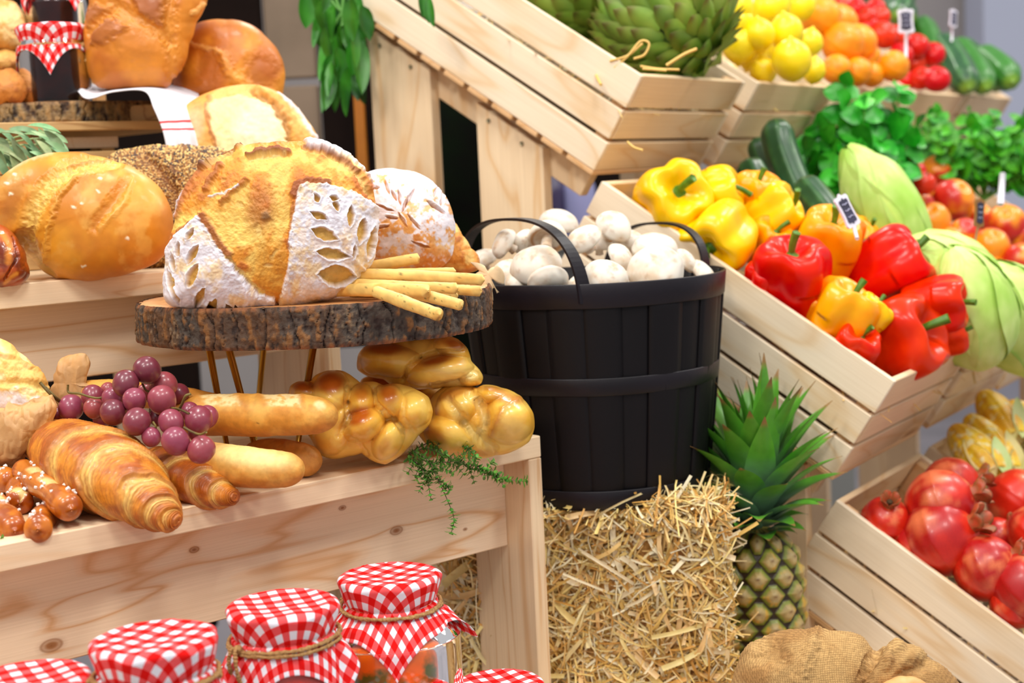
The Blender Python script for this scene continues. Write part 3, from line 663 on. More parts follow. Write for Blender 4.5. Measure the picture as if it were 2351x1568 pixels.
# --- braided brioches on the bench
def brioche(name,ol,Z,fr,bk,lobes,ops,ctr,lb,base=(252,206,90),top=(176,86,16),seed=0,tops=None,nt=420,nr=130):
    lobes=[(a,b_,c_,d_,e_,f_*1.45) for a,b_,c_,d_,e_,f_ in lobes] if lobes else None
    def pf(X,Y,F,V):
        n=fbm(q3(X,Y,40,seed),seed+90,4); c_=mixc(lin(base),lin((246,184,60)),sm(n,.4,.65))
        # baked tops of every strand
        for (lx,ly,a,b,an,al) in (tops or []):
            an_=math.radians(an); u=(X-lx)*math.cos(an_)+(Y-ly)*math.sin(an_); v=-(X-lx)*math.sin(an_)+(Y-ly)*math.cos(an_)
            dd=np.sqrt((u/a)**2+(v/b)**2)+(n-.5)*.5; c_=mixc(c_,lin(top),(1-sm(dd,.35,1.15))*al)
        d=(n-.5)*.0015; return paint(X,Y,c_,d,ops,3,seed)
    o=blob(name,ol,Z,fr,bk,M_glaze,nt=nt,nr=nr,center=ctr,ep=.75,paint_f=pf,lobes=lobes,lobe_k=.0014); tag(o,lb,'bread'); return o
BR1=[(662,905),(666,885),(690,872),(712,880),(722,862),(750,850),(790,852),(815,868),(828,880),(862,876),(880,884),(900,880),(930,884),(960,896),(985,912),(994,945),(985,975),(960,1000),(935,1030),(910,1052),(885,1066),(855,1058),(830,1040),(800,1048),(760,1054),(735,1045),(715,1010),(690,960)]
brioche('braided_brioche',BR1,1.60,.034,.05,
 [(762,905,46,55,10,.022),(830,925,32,45,5,.02),(835,975,52,38,-30,.028),(890,920,36,42,-5,.022),(950,940,42,48,50,.018),(890,1010,50,34,-60,.018),(760,1000,42,46,20,.012),(700,900,30,26,0,.01),(780,960,26,40,30,.014)],
 [('s',([(800,885),(796,930),(800,960),(778,1000)],4),6,-.003,lin((240,196,100)),.7),('s',([(858,890),(862,925),(880,945)],3),5,-.003,lin((240,200,104)),.8),('s',([(880,945),(905,965),(925,990)],4),6,-.003,lin((242,204,110)),.8),('s',([(925,920),(925,960),(950,990)],3),6,-.002,lin((242,200,100)),.6),('s',([(800,1000),(830,1020),(845,1045)],3),5,-.002,lin((240,196,100)),.6)],
 (835,960),'plaited golden brioche in the middle of the brioche pile, right of the baguettes',seed=1,
 tops=[(758,880,44,32,0,1),(830,905,26,24,0,.8),(825,955,44,28,-25,1.),(890,905,30,34,10,.95),(880,1020,30,14,-60,.35),(700,888,40,20,0,1)])
BR2=[(820,848),(822,815),(835,797),(880,785),(940,780),(990,775),(1020,770),(1050,778),(1072,800),(1082,830),(1098,845),(1110,865),(1105,882),(1080,888),(1020,888),(980,892),(940,890),(880,870),(840,862)]
brioche('braided_brioche',BR2,1.66,.036,.05,
 [(1040,800,48,26,15,.018),(1010,850,80,34,-12,.026),(900,828,80,38,10,.016),(1080,868,30,20,0,.012),(860,830,30,30,0,.01)],
 [('s',([(925,872),(935,845),(960,822),(1000,808),(1060,803)],3),6,-.004,lin((236,190,90)),.7),('e',(1040,862,60,22,-5),14,0,lin((246,212,120)),.8),('s',([(985,884),(1040,878),(1085,862)],4),6,-.003,lin((248,222,140)),.7)],
 (960,832),'plaited brioche topmost of the pile, just under the bark edged slice',seed=4,tops=[(1000,826,50,14,-12,.95),(1045,792,34,16,15,.9),(880,800,60,20,0,.95),(890,850,30,12,0,.2)])
BR3=[(955,990),(975,950),(1000,900),(1020,888),(1060,884),(1095,890),(1110,883),(1150,890),(1185,903),(1210,925),(1224,950),(1226,985),(1215,1015),(1180,1035),(1140,1045),(1090,1052),(1040,1045),(990,1030)]
brioche('braided_brioche',BR3,1.665,.042,.05,
 [(1050,930,52,44,-30,.016),(1130,905,50,24,8,.016),(1170,960,58,62,20,.026),(1030,1000,60,44,30,.018),(1100,975,36,70,20,.006)],
 [('s',([(1030,920),(1060,960),(1100,1005),(1130,1030)],8),10,-.005,lin((248,218,130)),.8),('s',([(1080,905),(1100,925),(1110,960),(1108,1010)],8),9,-.005,lin((250,222,136)),.8),('e',(1170,985,38,30,60),16,0,lin((240,196,104)),.7),('s',([(1125,1000),(1150,940),(1190,915)],5),8,.002,lin((196,112,34)),.7)],
 (1090,965),'plaited brioche resting over the right end of the bench, behind the thyme',seed=7,tops=[(1130,895,44,10,8,.6),(1160,915,50,16,10,.6),(1040,905,40,14,-20,.7),(1000,1000,40,20,35,.7),(1090,1040,60,10,0,.55)])
# one more barely seen behind
o=brioche('braided_brioche',[(820,905),(830,870),(870,860),(930,875),(1000,880),(1030,900),(1010,930),(950,940),(860,935)],1.75,.03,.04,None,[],(920,900),'dark baked brioche barely seen between the three others of the pile',base=(170,84,20),seed=9,tops=[(880,880,60,30,0,1)],nt=140,nr=40)
# --- baguettes
def baguette(name,pts,lb,ops=None,seed=0,base=GOLD,ell=.86,nn=150,m=96,bandc=None):
    """pts: (x,y,depth,radius px)"""
    pts=np.array(pts,float); W=np.array([P(a,b,c_) for a,b,c_,_ in pts]); Rm=pts[:,3]*pts[:,2]/FPX
    t=.5-.5*np.cos(np.linspace(0,np.pi,nn)); pw=smooth_path(W,400); pr=np.interp(np.linspace(0,1,400),np.linspace(0,1,len(pts)),Rm)
    path=np.stack([np.interp(t,np.linspace(0,1,400),pw[:,k]) for k in range(3)],1); L=np.linalg.norm(np.diff(path,axis=0),axis=1).sum()
    rad=np.interp(t,np.linspace(0,1,400),pr); e=np.minimum(t,1-t)*L/rad.mean()/1.3; rad=rad*np.clip(1-(1-np.clip(e,0,1))**2.2,0.0006,1)**.5
    v,f=tube(path,rad,m,up=(0,0,1),ellip=ell)
    X,Y=proj(v); n=fbm(q3(X,Y,40,seed),seed+20,5)
    # v order: ring by ring ; ang=pi/2 is up
    ang=np.tile(np.linspace(0,2*np.pi,m,endpoint=False),nn); ang=np.concatenate([ang,[0,0]]); s=np.concatenate([np.repeat(t,m),[0,1]])
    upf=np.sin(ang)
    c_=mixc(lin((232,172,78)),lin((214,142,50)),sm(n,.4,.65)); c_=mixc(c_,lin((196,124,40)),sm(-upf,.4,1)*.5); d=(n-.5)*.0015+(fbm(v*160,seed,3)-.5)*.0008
    # slashes: oblique open crumb on top
    if bandc:
        for (s0,w) in bandc:
            u=(s-s0)+(ang-np.pi/2)*.09; k=(1-sm(np.abs(u),w*.6,w))*(1-sm(np.abs(ang-np.pi*.42),.6,.8)); 
            c_=mixc(c_,mixc(lin((248,224,160)),lin((232,178,92)),sm(fbm(v*220,5,3),.45,.65)),k*.95); d=d+k*(fbm(v*220,5,3)-.3)*.0018-.001*k
            e=(1-sm(np.abs(np.abs(u)-w*.95),0,w*.25))*(1-sm(np.abs(ang-np.pi*.42),.6,.8)); d=d+e*.0006; c_=mixc(c_,lin((206,128,44)),e*.5)
    if ops: c_,d=paint(X,Y,c_,d,ops,4,seed)
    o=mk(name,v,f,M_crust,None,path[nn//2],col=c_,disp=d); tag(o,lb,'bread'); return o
def proj(v):
    q=(np.asarray(v)-C0); z=q@MZ; return 1175.5+FPX*(q@MX)/z, 784+FPX*(q@MY)/z
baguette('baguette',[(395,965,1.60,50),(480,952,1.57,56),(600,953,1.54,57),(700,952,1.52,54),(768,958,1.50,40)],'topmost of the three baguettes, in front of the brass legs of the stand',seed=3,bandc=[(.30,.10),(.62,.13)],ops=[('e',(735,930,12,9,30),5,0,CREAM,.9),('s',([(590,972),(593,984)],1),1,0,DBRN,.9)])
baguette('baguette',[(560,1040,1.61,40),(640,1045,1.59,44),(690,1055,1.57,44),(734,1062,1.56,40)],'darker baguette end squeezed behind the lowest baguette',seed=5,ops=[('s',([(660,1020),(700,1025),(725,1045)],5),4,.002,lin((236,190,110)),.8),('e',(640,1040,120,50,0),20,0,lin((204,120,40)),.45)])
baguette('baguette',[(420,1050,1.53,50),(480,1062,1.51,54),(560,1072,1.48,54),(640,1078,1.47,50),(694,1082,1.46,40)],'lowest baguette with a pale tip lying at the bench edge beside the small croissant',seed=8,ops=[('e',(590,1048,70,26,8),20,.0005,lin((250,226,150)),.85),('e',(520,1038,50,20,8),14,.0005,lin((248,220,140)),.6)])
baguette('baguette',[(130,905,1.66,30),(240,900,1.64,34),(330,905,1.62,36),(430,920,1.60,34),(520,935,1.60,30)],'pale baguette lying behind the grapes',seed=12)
# --- croissants
def croissant(pts,lb,seed=0,bands=(),ell=.8,nn=420,m=120,twist=.10):
    pts=np.array(pts,float); W=np.array([P(a,b,c_) for a,b,c_,_ in pts]); Rm=pts[:,3]*pts[:,2]/FPX
    t=.5-.5*np.cos(np.linspace(0,np.pi,nn)); t=t*.5+np.linspace(0,1,nn)*.5
    pw=smooth_path(W,400); pr=smooth_path(np.stack([Rm,Rm,Rm],1),400)[:,0]; ts=np.linspace(0,1,400)
    path=np.stack([np.interp(t,ts,pw[:,k]) for k in range(3)],1); rad=np.interp(t,ts,pr); L=np.linalg.norm(np.diff(path,axis=0),axis=1).sum()
    e=np.minimum(t,1-t)*L/.012; rad=rad*np.clip(1-(1-np.clip(e,0,1))**2,0.001,1)**.5
    v,f=tube(path,rad,m,up=(0,0,1),ellip=ell)
    ang=np.concatenate([np.tile(np.linspace(0,2*np.pi,m,endpoint=False),nn),[0,0]]); s=np.concatenate([np.repeat(t,m),[0,1]])
    wob=(fbm(v*45,seed+3,3)-.5)*.05; u=s+twist*np.cos(ang-np.pi*.30)*np.minimum(s,1-s)*2+wob
    n=fbm(v*np.array([60,60,60]),seed,5)
    B_=np.array(bands); lvl=np.zeros_like(u); edge=np.zeros_like(u); pale=np.zeros_like(u)
    for b0,sg in bands:     # sg=+1: layer ends towards increasing s
        x=(u-b0)*sg; lvl+=.0035*(1-sm(x,-.002,.008))*np.exp(-np.clip(-x,0,1)/.10); pale+=np.exp(-((x-.028)/.022)**2); edge+=np.exp(-((x+.006)/.006)**2)
    lam=np.sin(u*330+n*6)*.5+.5; lamw=np.clip(pale*.8+np.abs(s-.5)*2*sm(np.abs(s-.5),.25,.42),0,1)
    d=lvl+(n-.5)*.002+lam*.0012*lamw+(fbm(v*300,7,2)-.5)*.0004
    c_=mixc(lin((222,138,38)),lin((176,86,16)),sm(n,.40,.64)); c_=mixc(c_,lin((246,206,112)),np.clip(pale,0,1)*.85); c_=mixc(c_,lin((172,90,24)),np.clip(edge,0,1)*.45)
    fl_=np.sin(u*520+fbm(v*90,seed+4,4)*14)*.5+.5; d=d+(fl_-.5)*.00035+(fbm(v*210,seed+8,3)-.5)*.0009; c_=mixc(c_,lin((150,72,12)),sm(fl_*.5+fbm(v*140,seed+5,3)*.6,.58,.78)*.42)
    c_=mixc(c_,lin((178,96,24)),lamw*(1-lam)*.5); c_=mixc(c_,lin((168,84,18)),sm(np.abs(s-.5),.36,.5)*.55)
    o=mk('croissant',v,f,M_flaky,None,path[nn//2],col=c_,disp=d); tag(o,lb,'croissant'); return o
croissant([(74,1008,1.62,26),(105,1010,1.58,52),(165,1040,1.51,82),(235,1078,1.45,100),(300,1120,1.415,88),(350,1160,1.40,58),(385,1188,1.39,32),(410,1196,1.385,20)],'large croissant lying at the bench edge under the grapes',seed=2,bands=[(.13,-1),(.30,-1),(.44,1),(.57,1),(.70,1),(.80,1),(.89,1)])
croissant([(350,1050,1.56,30),(385,1070,1.525,50),(430,1100,1.49,58),(480,1122,1.47,48),(520,1138,1.46,30),(540,1142,1.455,18)],'small croissant half hidden behind the large one, right of it',seed=9,bands=[(.25,-1),(.42,1),(.62,1),(.75,1)],nn=300,m=90)
# --- bread sticks
M_stick=attr_mat('breadstick',.55,0,120,.06,.12,.0005,tex=400)
def rod(name,x0,y0,z0,x1,y1,z1,r,mat,lb,cat,grp,seed,bend=0.,col0=(240,198,110),flecks=True,sq=2.6,n=60,m=28):
    a=P(x0,y0,z0);b=P(x1,y1,z1); t=np.linspace(0,1,n)[:,None]; path=a*(1-t)+b*t+UP*(np.sin(t*np.pi)*bend)
    rad=np.full(n,r)*(1+.05*np.sin(t[:,0]*9+seed)); L=np.linalg.norm(b-a)
    tt=t[:,0]; e=np.minimum(tt,1-tt)*L/(r*.45); rad=rad*np.clip(1-(1-np.clip(e,0,1))**2,.02,1)**.5
    def dsp(s,an): return ((np.abs(np.cos(an))**sq+np.abs(np.sin(an))**sq)**(-1/sq)-1)*.9
    v,f=tube(path,rad,m,disp=dsp); nn_=fbm(v*120,seed,4); c_=mixc(lin(col0),lin([k*.93 for k in col0]),sm(nn_,.4,.65)); c_=mixc(c_,lin((222,160,66)),sm(fbm(v*60,seed+5,2),.6,.75)*.6)
    if flecks: c_=mixc(c_,lin((96,92,40)),sm(fbm(v*np.array([300,300,700]),seed+2,2),.76,.80)*.8)
    o=mk(name,v,f,mat,None,(a+b)/2,col=c_,disp=(nn_-.5)*.0012); tag(o,lb,cat,grp); return o
G='bread sticks on the bark edged slice'
st=[(700,640,1.62,964,592,1.60,.0058,'uppermost bread stick, shortest, under the floured loaf'),
 (690,640,1.60,1047,623,1.575,.0045,'thin bread stick second from the top of the pile'),
 (700,630,1.555,1113,643,1.535,.0062,'long bread stick reaching furthest right over the slice'),
 (690,648,1.56,1052,662,1.510,.0056,'bread stick with a rounded end in the middle of the pile'),
 (820,662,1.575,1107,669,1.565,.0050,'bread stick whose end pokes out lowest on the right of the long one'),
 (840,676,1.595,1082,665,1.585,.0052,'bread stick end wedged beneath the longest bread stick'),
 (800,672,1.56,1052,680,1.55,.0045,'bread stick mostly hidden beneath the others'),
 (722,668,1.57,984,668,1.475,.0068,'thick bread stick lying nearest across the front of the pile'),
 (900,668,1.505,1062,702,1.475,.0056,'bread stick slanting down right beyond the slice edge'),
 (860,668,1.485,1010,724,1.425,.0060,'lowest bread stick sticking out furthest over the bark edge')]
for i,s_ in enumerate(st): rod('bread_stick',*s_[:6],s_[6],M_stick,s_[7],'bread stick',G,i+1,bend=.001*(i%3))
# --- pretzel sticks
M_pret=attr_mat('pretzel crust',.28,.4,80,.08,.1,.0005,tex=200); M_salt=flat('salt',lin((240,238,232)),.35)
def pretzel(a,b,za,zb,r,lb,seed,pale):
    A_=P(*a,za);B_=P(*b,zb); n=110; m=40; t=np.linspace(0,1,n); path=A_[None]*(1-t[:,None])+B_[None]*t[:,None]+UP*.002*np.sin(t*3.1)[:,None]; L=np.linalg.norm(B_-A_)
    e=np.minimum(t,1-t)*L/(r*.7); rad=r*(1+.09*np.sin(t*13+seed))*np.clip(1-(1-np.clip(e,0,1))**2,.01,1)**.5
    v,f=tube(path,rad,m); nn_=fbm(v*70,seed,4); c_=mixc(lin((206,116,26)),lin((164,76,14)),sm(nn_,.4,.62))
    ang=np.concatenate([np.tile(np.linspace(0,2*np.pi,m,endpoint=False),n),[0,0]]); s=np.concatenate([np.repeat(t,m),[0,1]])
    k=np.zeros_like(s)
    for p0 in pale: k=np.maximum(k,(1-sm(np.abs(s-p0+.05*np.sin(ang*2)),.05,.09))*(1-sm(np.abs(ang-1.6),.55,.8)))
    c_=mixc(c_,lin((248,214,140)),k*.9)
    o=mk('pretzel_stick',v,f,M_pret,None,(A_+B_)/2,col=c_,disp=(nn_-.5)*.0012-k*.0015); tag(o,lb,'pretzel','salted pretzel sticks at the left of the bench')
    g=[];rs=random.Random(seed)
    T=(B_-A_)/L; S=np.cross(T,UP);S/=np.linalg.norm(S);Wp=np.cross(S,T)
    for i in range(17):
        s0=rs.uniform(.08,.95); an=rs.uniform(.3,2.6); rr_=np.interp(s0,t,rad); p=A_*(1-s0)+B_*s0+UP*.002*math.sin(s0*3.1)+(S*math.cos(an)+Wp*math.sin(an))*rr_*1.02
        h=rs.uniform(.0012,.0020); R_=np.array(Matrix.Rotation(rs.uniform(0,6),3,Vector((rs.random(),rs.random(),rs.random()))))
        g.append(box(p-R_@np.array([h,h,h])*.8,R_[:,0]*h*1.9,R_[:,1]*h*1.5,R_[:,2]*h*1.6,.0003))
    vv,ff=merge(g); so=mk('salt_grains',vv,ff,M_salt,o,(A_+B_)/2,smooth=False); tag(so,kind='stuff'); return o
pretzel((50,1078),(164,1172),1.505,1.37,.0125,'longest pretzel stick leaning against the large croissant',3,[.38,.62])
pretzel((-40,1095),(30,1108),1.53,1.49,.012,'dark pretzel stick end uppermost at the left edge, under the paper bag',5,[])
pretzel((48,1105),(44,1158),1.52,1.44,.0125,'pretzel stick end standing above the two lowest ones',8,[.9])
pretzel((-30,1150),(34,1222),1.46,1.36,.0135,'lowest pretzel stick at the left edge with many salt grains',11,[.35])
pretzel((112,1175),(86,1218),1.47,1.345,.0120,'short pretzel stick lying lowest right of its group at the bench edge',14,[])
pretzel((-40,1170),(10,1160),1.55,1.52,.012,'pretzel stick buried behind the others at the left edge',17,[])
# ================================================================ bark edged wood slices
M_bark=attr_mat('bark',.75,0,90,.22,.7,.003,tex=160)
M_ring=attr_mat('slice face',.55,0,120,.1,.1,.0006)
M_brass=flat('brass rod',lin((186,146,62)),.3,metal=1.)
def wood_slice(r,ctr,R,T,seed,mm=900,grey=0.,cellw=.032):
    ctr=np.asarray(ctr); ang=np.linspace(0,2*np.pi,mm,endpoint=False); zs=np.concatenate([[-T/2+.0,-T/2+.002],np.linspace(-T/2+.004,T/2-.004,34),[T/2-.002,T/2]]); n=len(zs)
    out=R*(1+.02*np.sin(ang*2+seed)+.015*np.sin(ang*3+1.3*seed)+(fbm(np.stack([np.cos(ang)*4,np.sin(ang)*4,ang*0],-1),seed,3)-.5)*.05)
    AA=np.tile(ang,(n,1)); ZZ=np.tile(zs[:,None],(1,mm)); arc=AA*R
    q=np.stack([np.cos(AA)*R,np.sin(AA)*R,ZZ],-1)
    big=fbm(q*np.array([38,38,14]),seed+1,3); fine=fbm(q*np.array([170,170,110]),seed+2,4); pit=fbm(q*np.array([420,420,330]),seed+7,3)
    # vertical fissures
    ph=arc/cellw+(fbm(q*np.array([30,30,40]),seed+5,3)-.5)*.8; h=np.abs((ph%1)-.5)*2; crack=1-sm(h,0,.07)
    ph2=arc/(cellw*.41)+(fbm(q*np.array([60,60,60]),seed+9,3)-.5)*1.6; h2=np.abs((ph2%1)-.5)*2; crack2=(1-sm(h2,0,.10))*sm(big,.35,.6)
    d=-.0042*crack-.0025*crack2+(big-.5)*.006+(fine-.5)*.006+(pit-.5)*.002
    edge=np.minimum(ZZ+T/2,T/2-ZZ); d=d-(1-sm(edge,0,.004))*.002
    RR=out[None,:]+d
    V=np.stack([np.cos(AA)*RR,np.sin(AA)*RR,ZZ],-1).reshape(-1,3)
    plate=_h(np.floor(ph).astype(np.int64),np.floor(ph*0).astype(np.int64),np.zeros_like(ph,dtype=np.int64),seed)
    c_=mixc(lin((92,62,38)),lin((74,62,52)),sm(plate+fine*.4,.45,.8)); c_=mixc(c_,lin((140,92,44)),sm(fine,.54,.68)*.85); c_=mixc(c_,lin((150,124,92)),sm(pit*.5+big*.5,.60,.72)*(.6+grey)); c_=mixc(c_,lin((40,22,14)),np.clip(crack+crack2+sm(-fine,-.40,-.30),0,1)*.9)
    c_=mixc(c_,lin((152,88,48)),(1-sm(edge,0,.006))*sm(fine,.4,.6)*.7)
    if grey: c_=mixc(c_,lin((176,146,96)),grey*sm(fine,.35,.6))
    loc=np.array(r.location)
    mk('bark',V+ctr,grid_faces(n,mm)[:, ::1],M_bark,r,loc,col=c_.reshape(-1,3))
    for nm,z,sg in (('top_face',T/2-.0012,1),('bottom_face',-T/2+.0012,-1)):
        k=40; rr=np.linspace(0.002,.985,k); q=rr[:,None]*out[None,::3]; a3=ang[::3]; V=np.stack([np.cos(a3)*q,np.sin(a3)*q,np.full_like(q,z)],-1)
        ring=np.sin(q*900+fbm(V*20,3,3)*6)*.5+.5; cc=mixc(lin((206,150,92)),lin((176,116,64)),ring*.6); cc=mixc(cc,lin((224,170,120)),sm(rr[:,None]*np.ones_like(q),.86,.93)*.8)
        F=grid_faces(k,len(a3)); F=F if sg<0 else F[:,::-1]
        mk(nm,V.reshape(-1,3)+ctr,F,M_ring,r,loc,col=cc.reshape(-1,3))
Lc=onz(320,690,1.13); Rc=onz(1132,650,1.13); dc=(Lc+Rc)/2; dR=np.linalg.norm(Rc-Lc)/2
st_=empty('slice_stand',(dc[0],dc[1],BZ),'bark edged wood slice on thin brass legs carrying the large sourdough and bread sticks','cake stand')
wood_slice(st_,(dc[0],dc[1],1.13-.0215),dR*.985,.043,3)
for (x0,y0,x1,y1,zt) in ((478,800,530,1060,1.62),(522,800,600,1075,1.60),(614,800,585,1040,1.78),(724,795,672,1050,1.60)):
    a=P(x0,y0,zt); a[2]=1.0885; b=P(x1,y1,zt); b[2]=BZ+.0005; b[0]=P(x1,y1,zt)[0]
    v,f=tube([a,(a+b)/2,b],[.0042,.0034,.0026],14,up=(1,0,0)); mk('leg',v,f,M_brass,st_,np.array(st_.location))
v,f=tube([P(478,800,1.62)*[1,1,0]+[0,0,1.0868],P(522,800,1.60)*[1,1,0]+[0,0,1.0868]],.0042,12); mk('leg_bracket',v,f,M_brass,st_,np.array(st_.location))
tc_=P(60,262,2.02); ts=empty('wood_slice',(tc_[0],tc_[1]+.12,TZ),'thick grey-brown bark edged wood slice carrying the dark jam jar','wood slice')
wood_slice(ts,(tc_[0]-.01,tc_[1]+.13,TZ+.0145),.185,.028,8,grey=.55)
ST=TZ+.029
# ================================================================ white towel with red stripes
M_towel,nt,b=newmat('white towel'); uv=nd(nt,'ShaderNodeUVMap'); sp=nd(nt,'ShaderNodeSeparateXYZ'); nt.links.new(uv.outputs[0],sp.inputs[0])
rr=ramp(nt,[(0,lin((224,224,232)))]+[z for a in (.80,.845) for z in ((a-.001,lin((224,224,232))),(a,lin((214,44,44))),(a+.012,lin((214,44,44))),(a+.013,lin((224,224,232))))],sp.outputs[0]); rr.color_ramp.interpolation='LINEAR'
nt.links.new(rr.outputs[0],b.inputs['Base Color']); b.inputs['Roughness'].default_value=.9; nn=noise(nt,260,3); bump(nt,b,nn.outputs[0],.15)
tp=smooth_path([(175,205,2.03),(192,225,1.94),(215,226,1.93),(260,212,1.93),(330,210,1.92),(352,250,1.905),(372,300,1.90),(382,345,1.90)],60)
tq=smooth_path([(200,150,2.12),(205,190,2.10),(240,200,2.10),(300,200,2.12),(430,200,2.10),(462,240,2.0),(480,300,1.96),(490,350,1.95)],60)
V=[];U=[]
for i in range(60):
    for j in range(40):
        t=j/39; a=P(*tp[i]);b_=P(*tq[i]); p=a*(1-t)+b_*t; p=p+np.array([0,.0025*math.sin(j*.5+i*.02),0]); V.append(p); U.append((i/59,t))
V=np.array(V); tw=mk('towel',V,grid_faces(60,40,False),M_towel,None,V.mean(0),uv=np.array(U)); tag(tw,'white linen towel with two red stripes hanging over the edge under the brown loaves','towel')
m_=tw.modifiers.new('s','SOLIDIFY'); m_.thickness=.0016
# shelf board under the towel and tin loaves
sup=P(560,300,2.08)
spb=part('support_board',box((tc_[0]+.05,2.06,TZ+.0005),(.24,0,0),(0,.16,0),(0,0,.022)),W_old,None,np.array([tc_[0]+.2,2.1,TZ])); tag(spb,'short board hidden by the towel, carrying the brown tin loaves','board')
# ================================================================ gingham topped jars
M_ging,nt,b=newmat('gingham cotton'); uv=nd(nt,'ShaderNodeUVMap'); sp=nd(nt,'ShaderNodeSeparateXYZ'); nt.links.new(uv.outputs[0],sp.inputs[0])
def stripe(s):
    m1=nd(nt,'ShaderNodeMath',operation='MULTIPLY'); m1.inputs[1].default_value=1/.0166; nt.links.new(s,m1.inputs[0])
    m2=nd(nt,'ShaderNodeMath',operation='FRACT'); nt.links.new(m1.outputs[0],m2.inputs[0]); m3=nd(nt,'ShaderNodeMath',operation='GREATER_THAN'); m3.inputs[1].default_value=.5; nt.links.new(m2.outputs[0],m3.inputs[0]); return m3.outputs[0]
a_=nd(nt,'ShaderNodeMath',operation='ADD'); nt.links.new(stripe(sp.outputs[0]),a_.inputs[0]); nt.links.new(stripe(sp.outputs[1]),a_.inputs[1]); h_=nd(nt,'ShaderNodeMath',operation='MULTIPLY'); h_.inputs[1].default_value=.5; nt.links.new(a_.outputs[0],h_.inputs[0])
gr=ramp(nt,[(0,lin((226,226,234))),(.25,lin((228,84,86))),(.75,lin((212,8,4)))],h_.outputs[0]); gr.color_ramp.interpolation='CONSTANT'
nt.links.new(gr.outputs[0],b.inputs['Base Color']); b.inputs['Roughness'].default_value=.85
wv=noise(nt,900,2,uv.outputs[0]); bump(nt,b,wv.outputs[0],.12,.0006); b.inputs['Specular IOR Level'].default_value=.2
M_twine=flat('jute twine',lin((186,146,92)),.9,lin((150,108,60)),400,bs=.6,bscale=500)
M_glass,nt,b=newmat('jar glass'); b.inputs['Transmission Weight'].default_value=1; b.inputs['Roughness'].default_value=.01; b.inputs['IOR'].default_value=1.45; b.inputs['Base Color'].default_value=(.97,.99,.97,1)
def twine(path,r,closed=False,seed=0,m=14,nn=260):
    path=smooth_path(path,nn)
    return tube(path,r*(1+.18*np.sin(np.arange(nn)*1.1)),m,closed=False,disp=lambda s,a:.14*np.cos(2*a+s*nn*.30))
def jar(x,y,Z,topz,label,content,contlabel,rot,R=.048,hang=.0,body=.054,tilt=(0,0),a=.098,base=None,nl=None,flare=1.,tails=True,seed=1,herbs=False,crinkle=1.):
    p=P(x,y,Z); cx,cy=p[0],p[1]; bz=base if base is not None else LZ
    r=empty('preserve_jar',(cx,cy,bz),label,'jar'); Ht=topz-bz-.003
    lc=np.zeros(3)
    sh=[(0,0),(body*.9,0),(body,.008),(body,Ht*.62),(body*.985,Ht*.70),(R*.93,Ht*.82),(R*.90,Ht*.86),(R*.90,Ht-.003),(R*.86,Ht-.002),(0,Ht-.002)]
    sp_=smooth_path([(q[0],0,q[1]) for q in sh],90); v,f=lathe([(max(q[0],0),q[2]) for q in sp_],64); go=mk('glass',v,f,M_glass,r,lc); bm_=bmesh.new(); bm_.from_mesh(go.data); bmesh.ops.remove_doubles(bm_,verts=bm_.verts,dist=1e-6); bmesh.ops.recalc_face_normals(bm_,faces=bm_.faces); bm_.to_mesh(go.data); bm_.free()
    fl=[(0,.0042),(body*.88,.0042),(body*.985,.011),(body*.985,Ht*.6),(body*.965,Ht*.695),(R*.84,Ht*.79),(R*.82,Ht*.83),(0,Ht*.835)]
    v,f=lathe(fl,64); v=v+np.array([0,0,1])*0; co_=mk('contents',v,f,content,r,lc); tag(co_,contlabel)
    # cloth
    K=150; u=np.linspace(-a,a,K); UU,VV=np.meshgrid(u,u,indexing='ij'); rad=np.hypot(UU,VV); th=np.arctan2(VV,UU)+rot
    Rt=R*1.03; e=.006; hs=.024
    s1=Rt-e; arc=e*np.pi/2; q1=np.clip((rad-s1)/arc,0,1); q2=np.clip(rad-s1-arc,0,hs); q3_=np.clip(rad-s1-arc-hs,0,1)
    k=(np.sin(th*5+seed)+.6*np.sin(th*8+seed*2.1)+.5*np.sin(th*13+seed*3))
    side=np.clip(rad-s1,0,1)
    rr_=np.minimum(rad,s1)+e*np.sin(q1*np.pi/2)-q2*.10-.0022*np.exp(-((q2-hs)/.004)**2)*(q2>0)
    zz=-e*(1-np.cos(q1*np.pi/2))-q2
    fl_=q3_*(.42*flare+.22*np.sin(th*2+seed)); fold=k*.0032*crinkle*np.clip(q3_/.012,0,1)+k*.0012*crinkle*np.clip(side/.01,0,1)*np.clip(1-q2/hs,0,1)
    pinch=-.004*np.clip(q2/hs,0,1)*np.clip(1-q3_/.01,0,1)
    rr_=rr_+fl_+fold+pinch; zz=zz-q3_*np.sqrt(np.clip(1-(.42*flare)**2,.1,1))+.0025*np.sin(th*3+seed)*np.clip(q3_/.02,0,1)
    if nl:      # an outflung corner (angle, lift)
        for an,lift in nl:
            w_=np.exp(-((np.angle(np.exp(1j*(th-an))))/.35)**2); rr_=rr_+q3_*w_*lift*.75; zz=zz+q3_*w_*lift*.75
    zrel=(Ht+.003+zz)/Ht; lim=np.interp(zrel,[0,.6,.68,.76,.82,.86,1],[body,body,body*.99,(body+R*.93)/2,R*.94,R*.9,R*.88])+.0022; rr_=np.where(side>arc+hs*.9,np.maximum(rr_,lim),rr_)
    zz=zz-.0015*np.clip(1-rad/s1,0,1)*2+.0008*np.sin(UU*160+seed)*np.clip(rad/s1,0,1)*(rad<s1)*crinkle
    V=np.stack([rr_*np.cos(th),rr_*np.sin(th),Ht+.003+zz],-1).reshape(-1,3)
    cl=mk('cloth_cover',V,grid_faces(K,K,False)[:, ::1],M_ging,r,lc,uv=np.stack([UU.ravel()+.5+seed*.003,VV.ravel()+.5],-1))
    sm_=cl.modifiers.new('s','SOLIDIFY'); sm_.thickness=.0006; sm_.offset=1
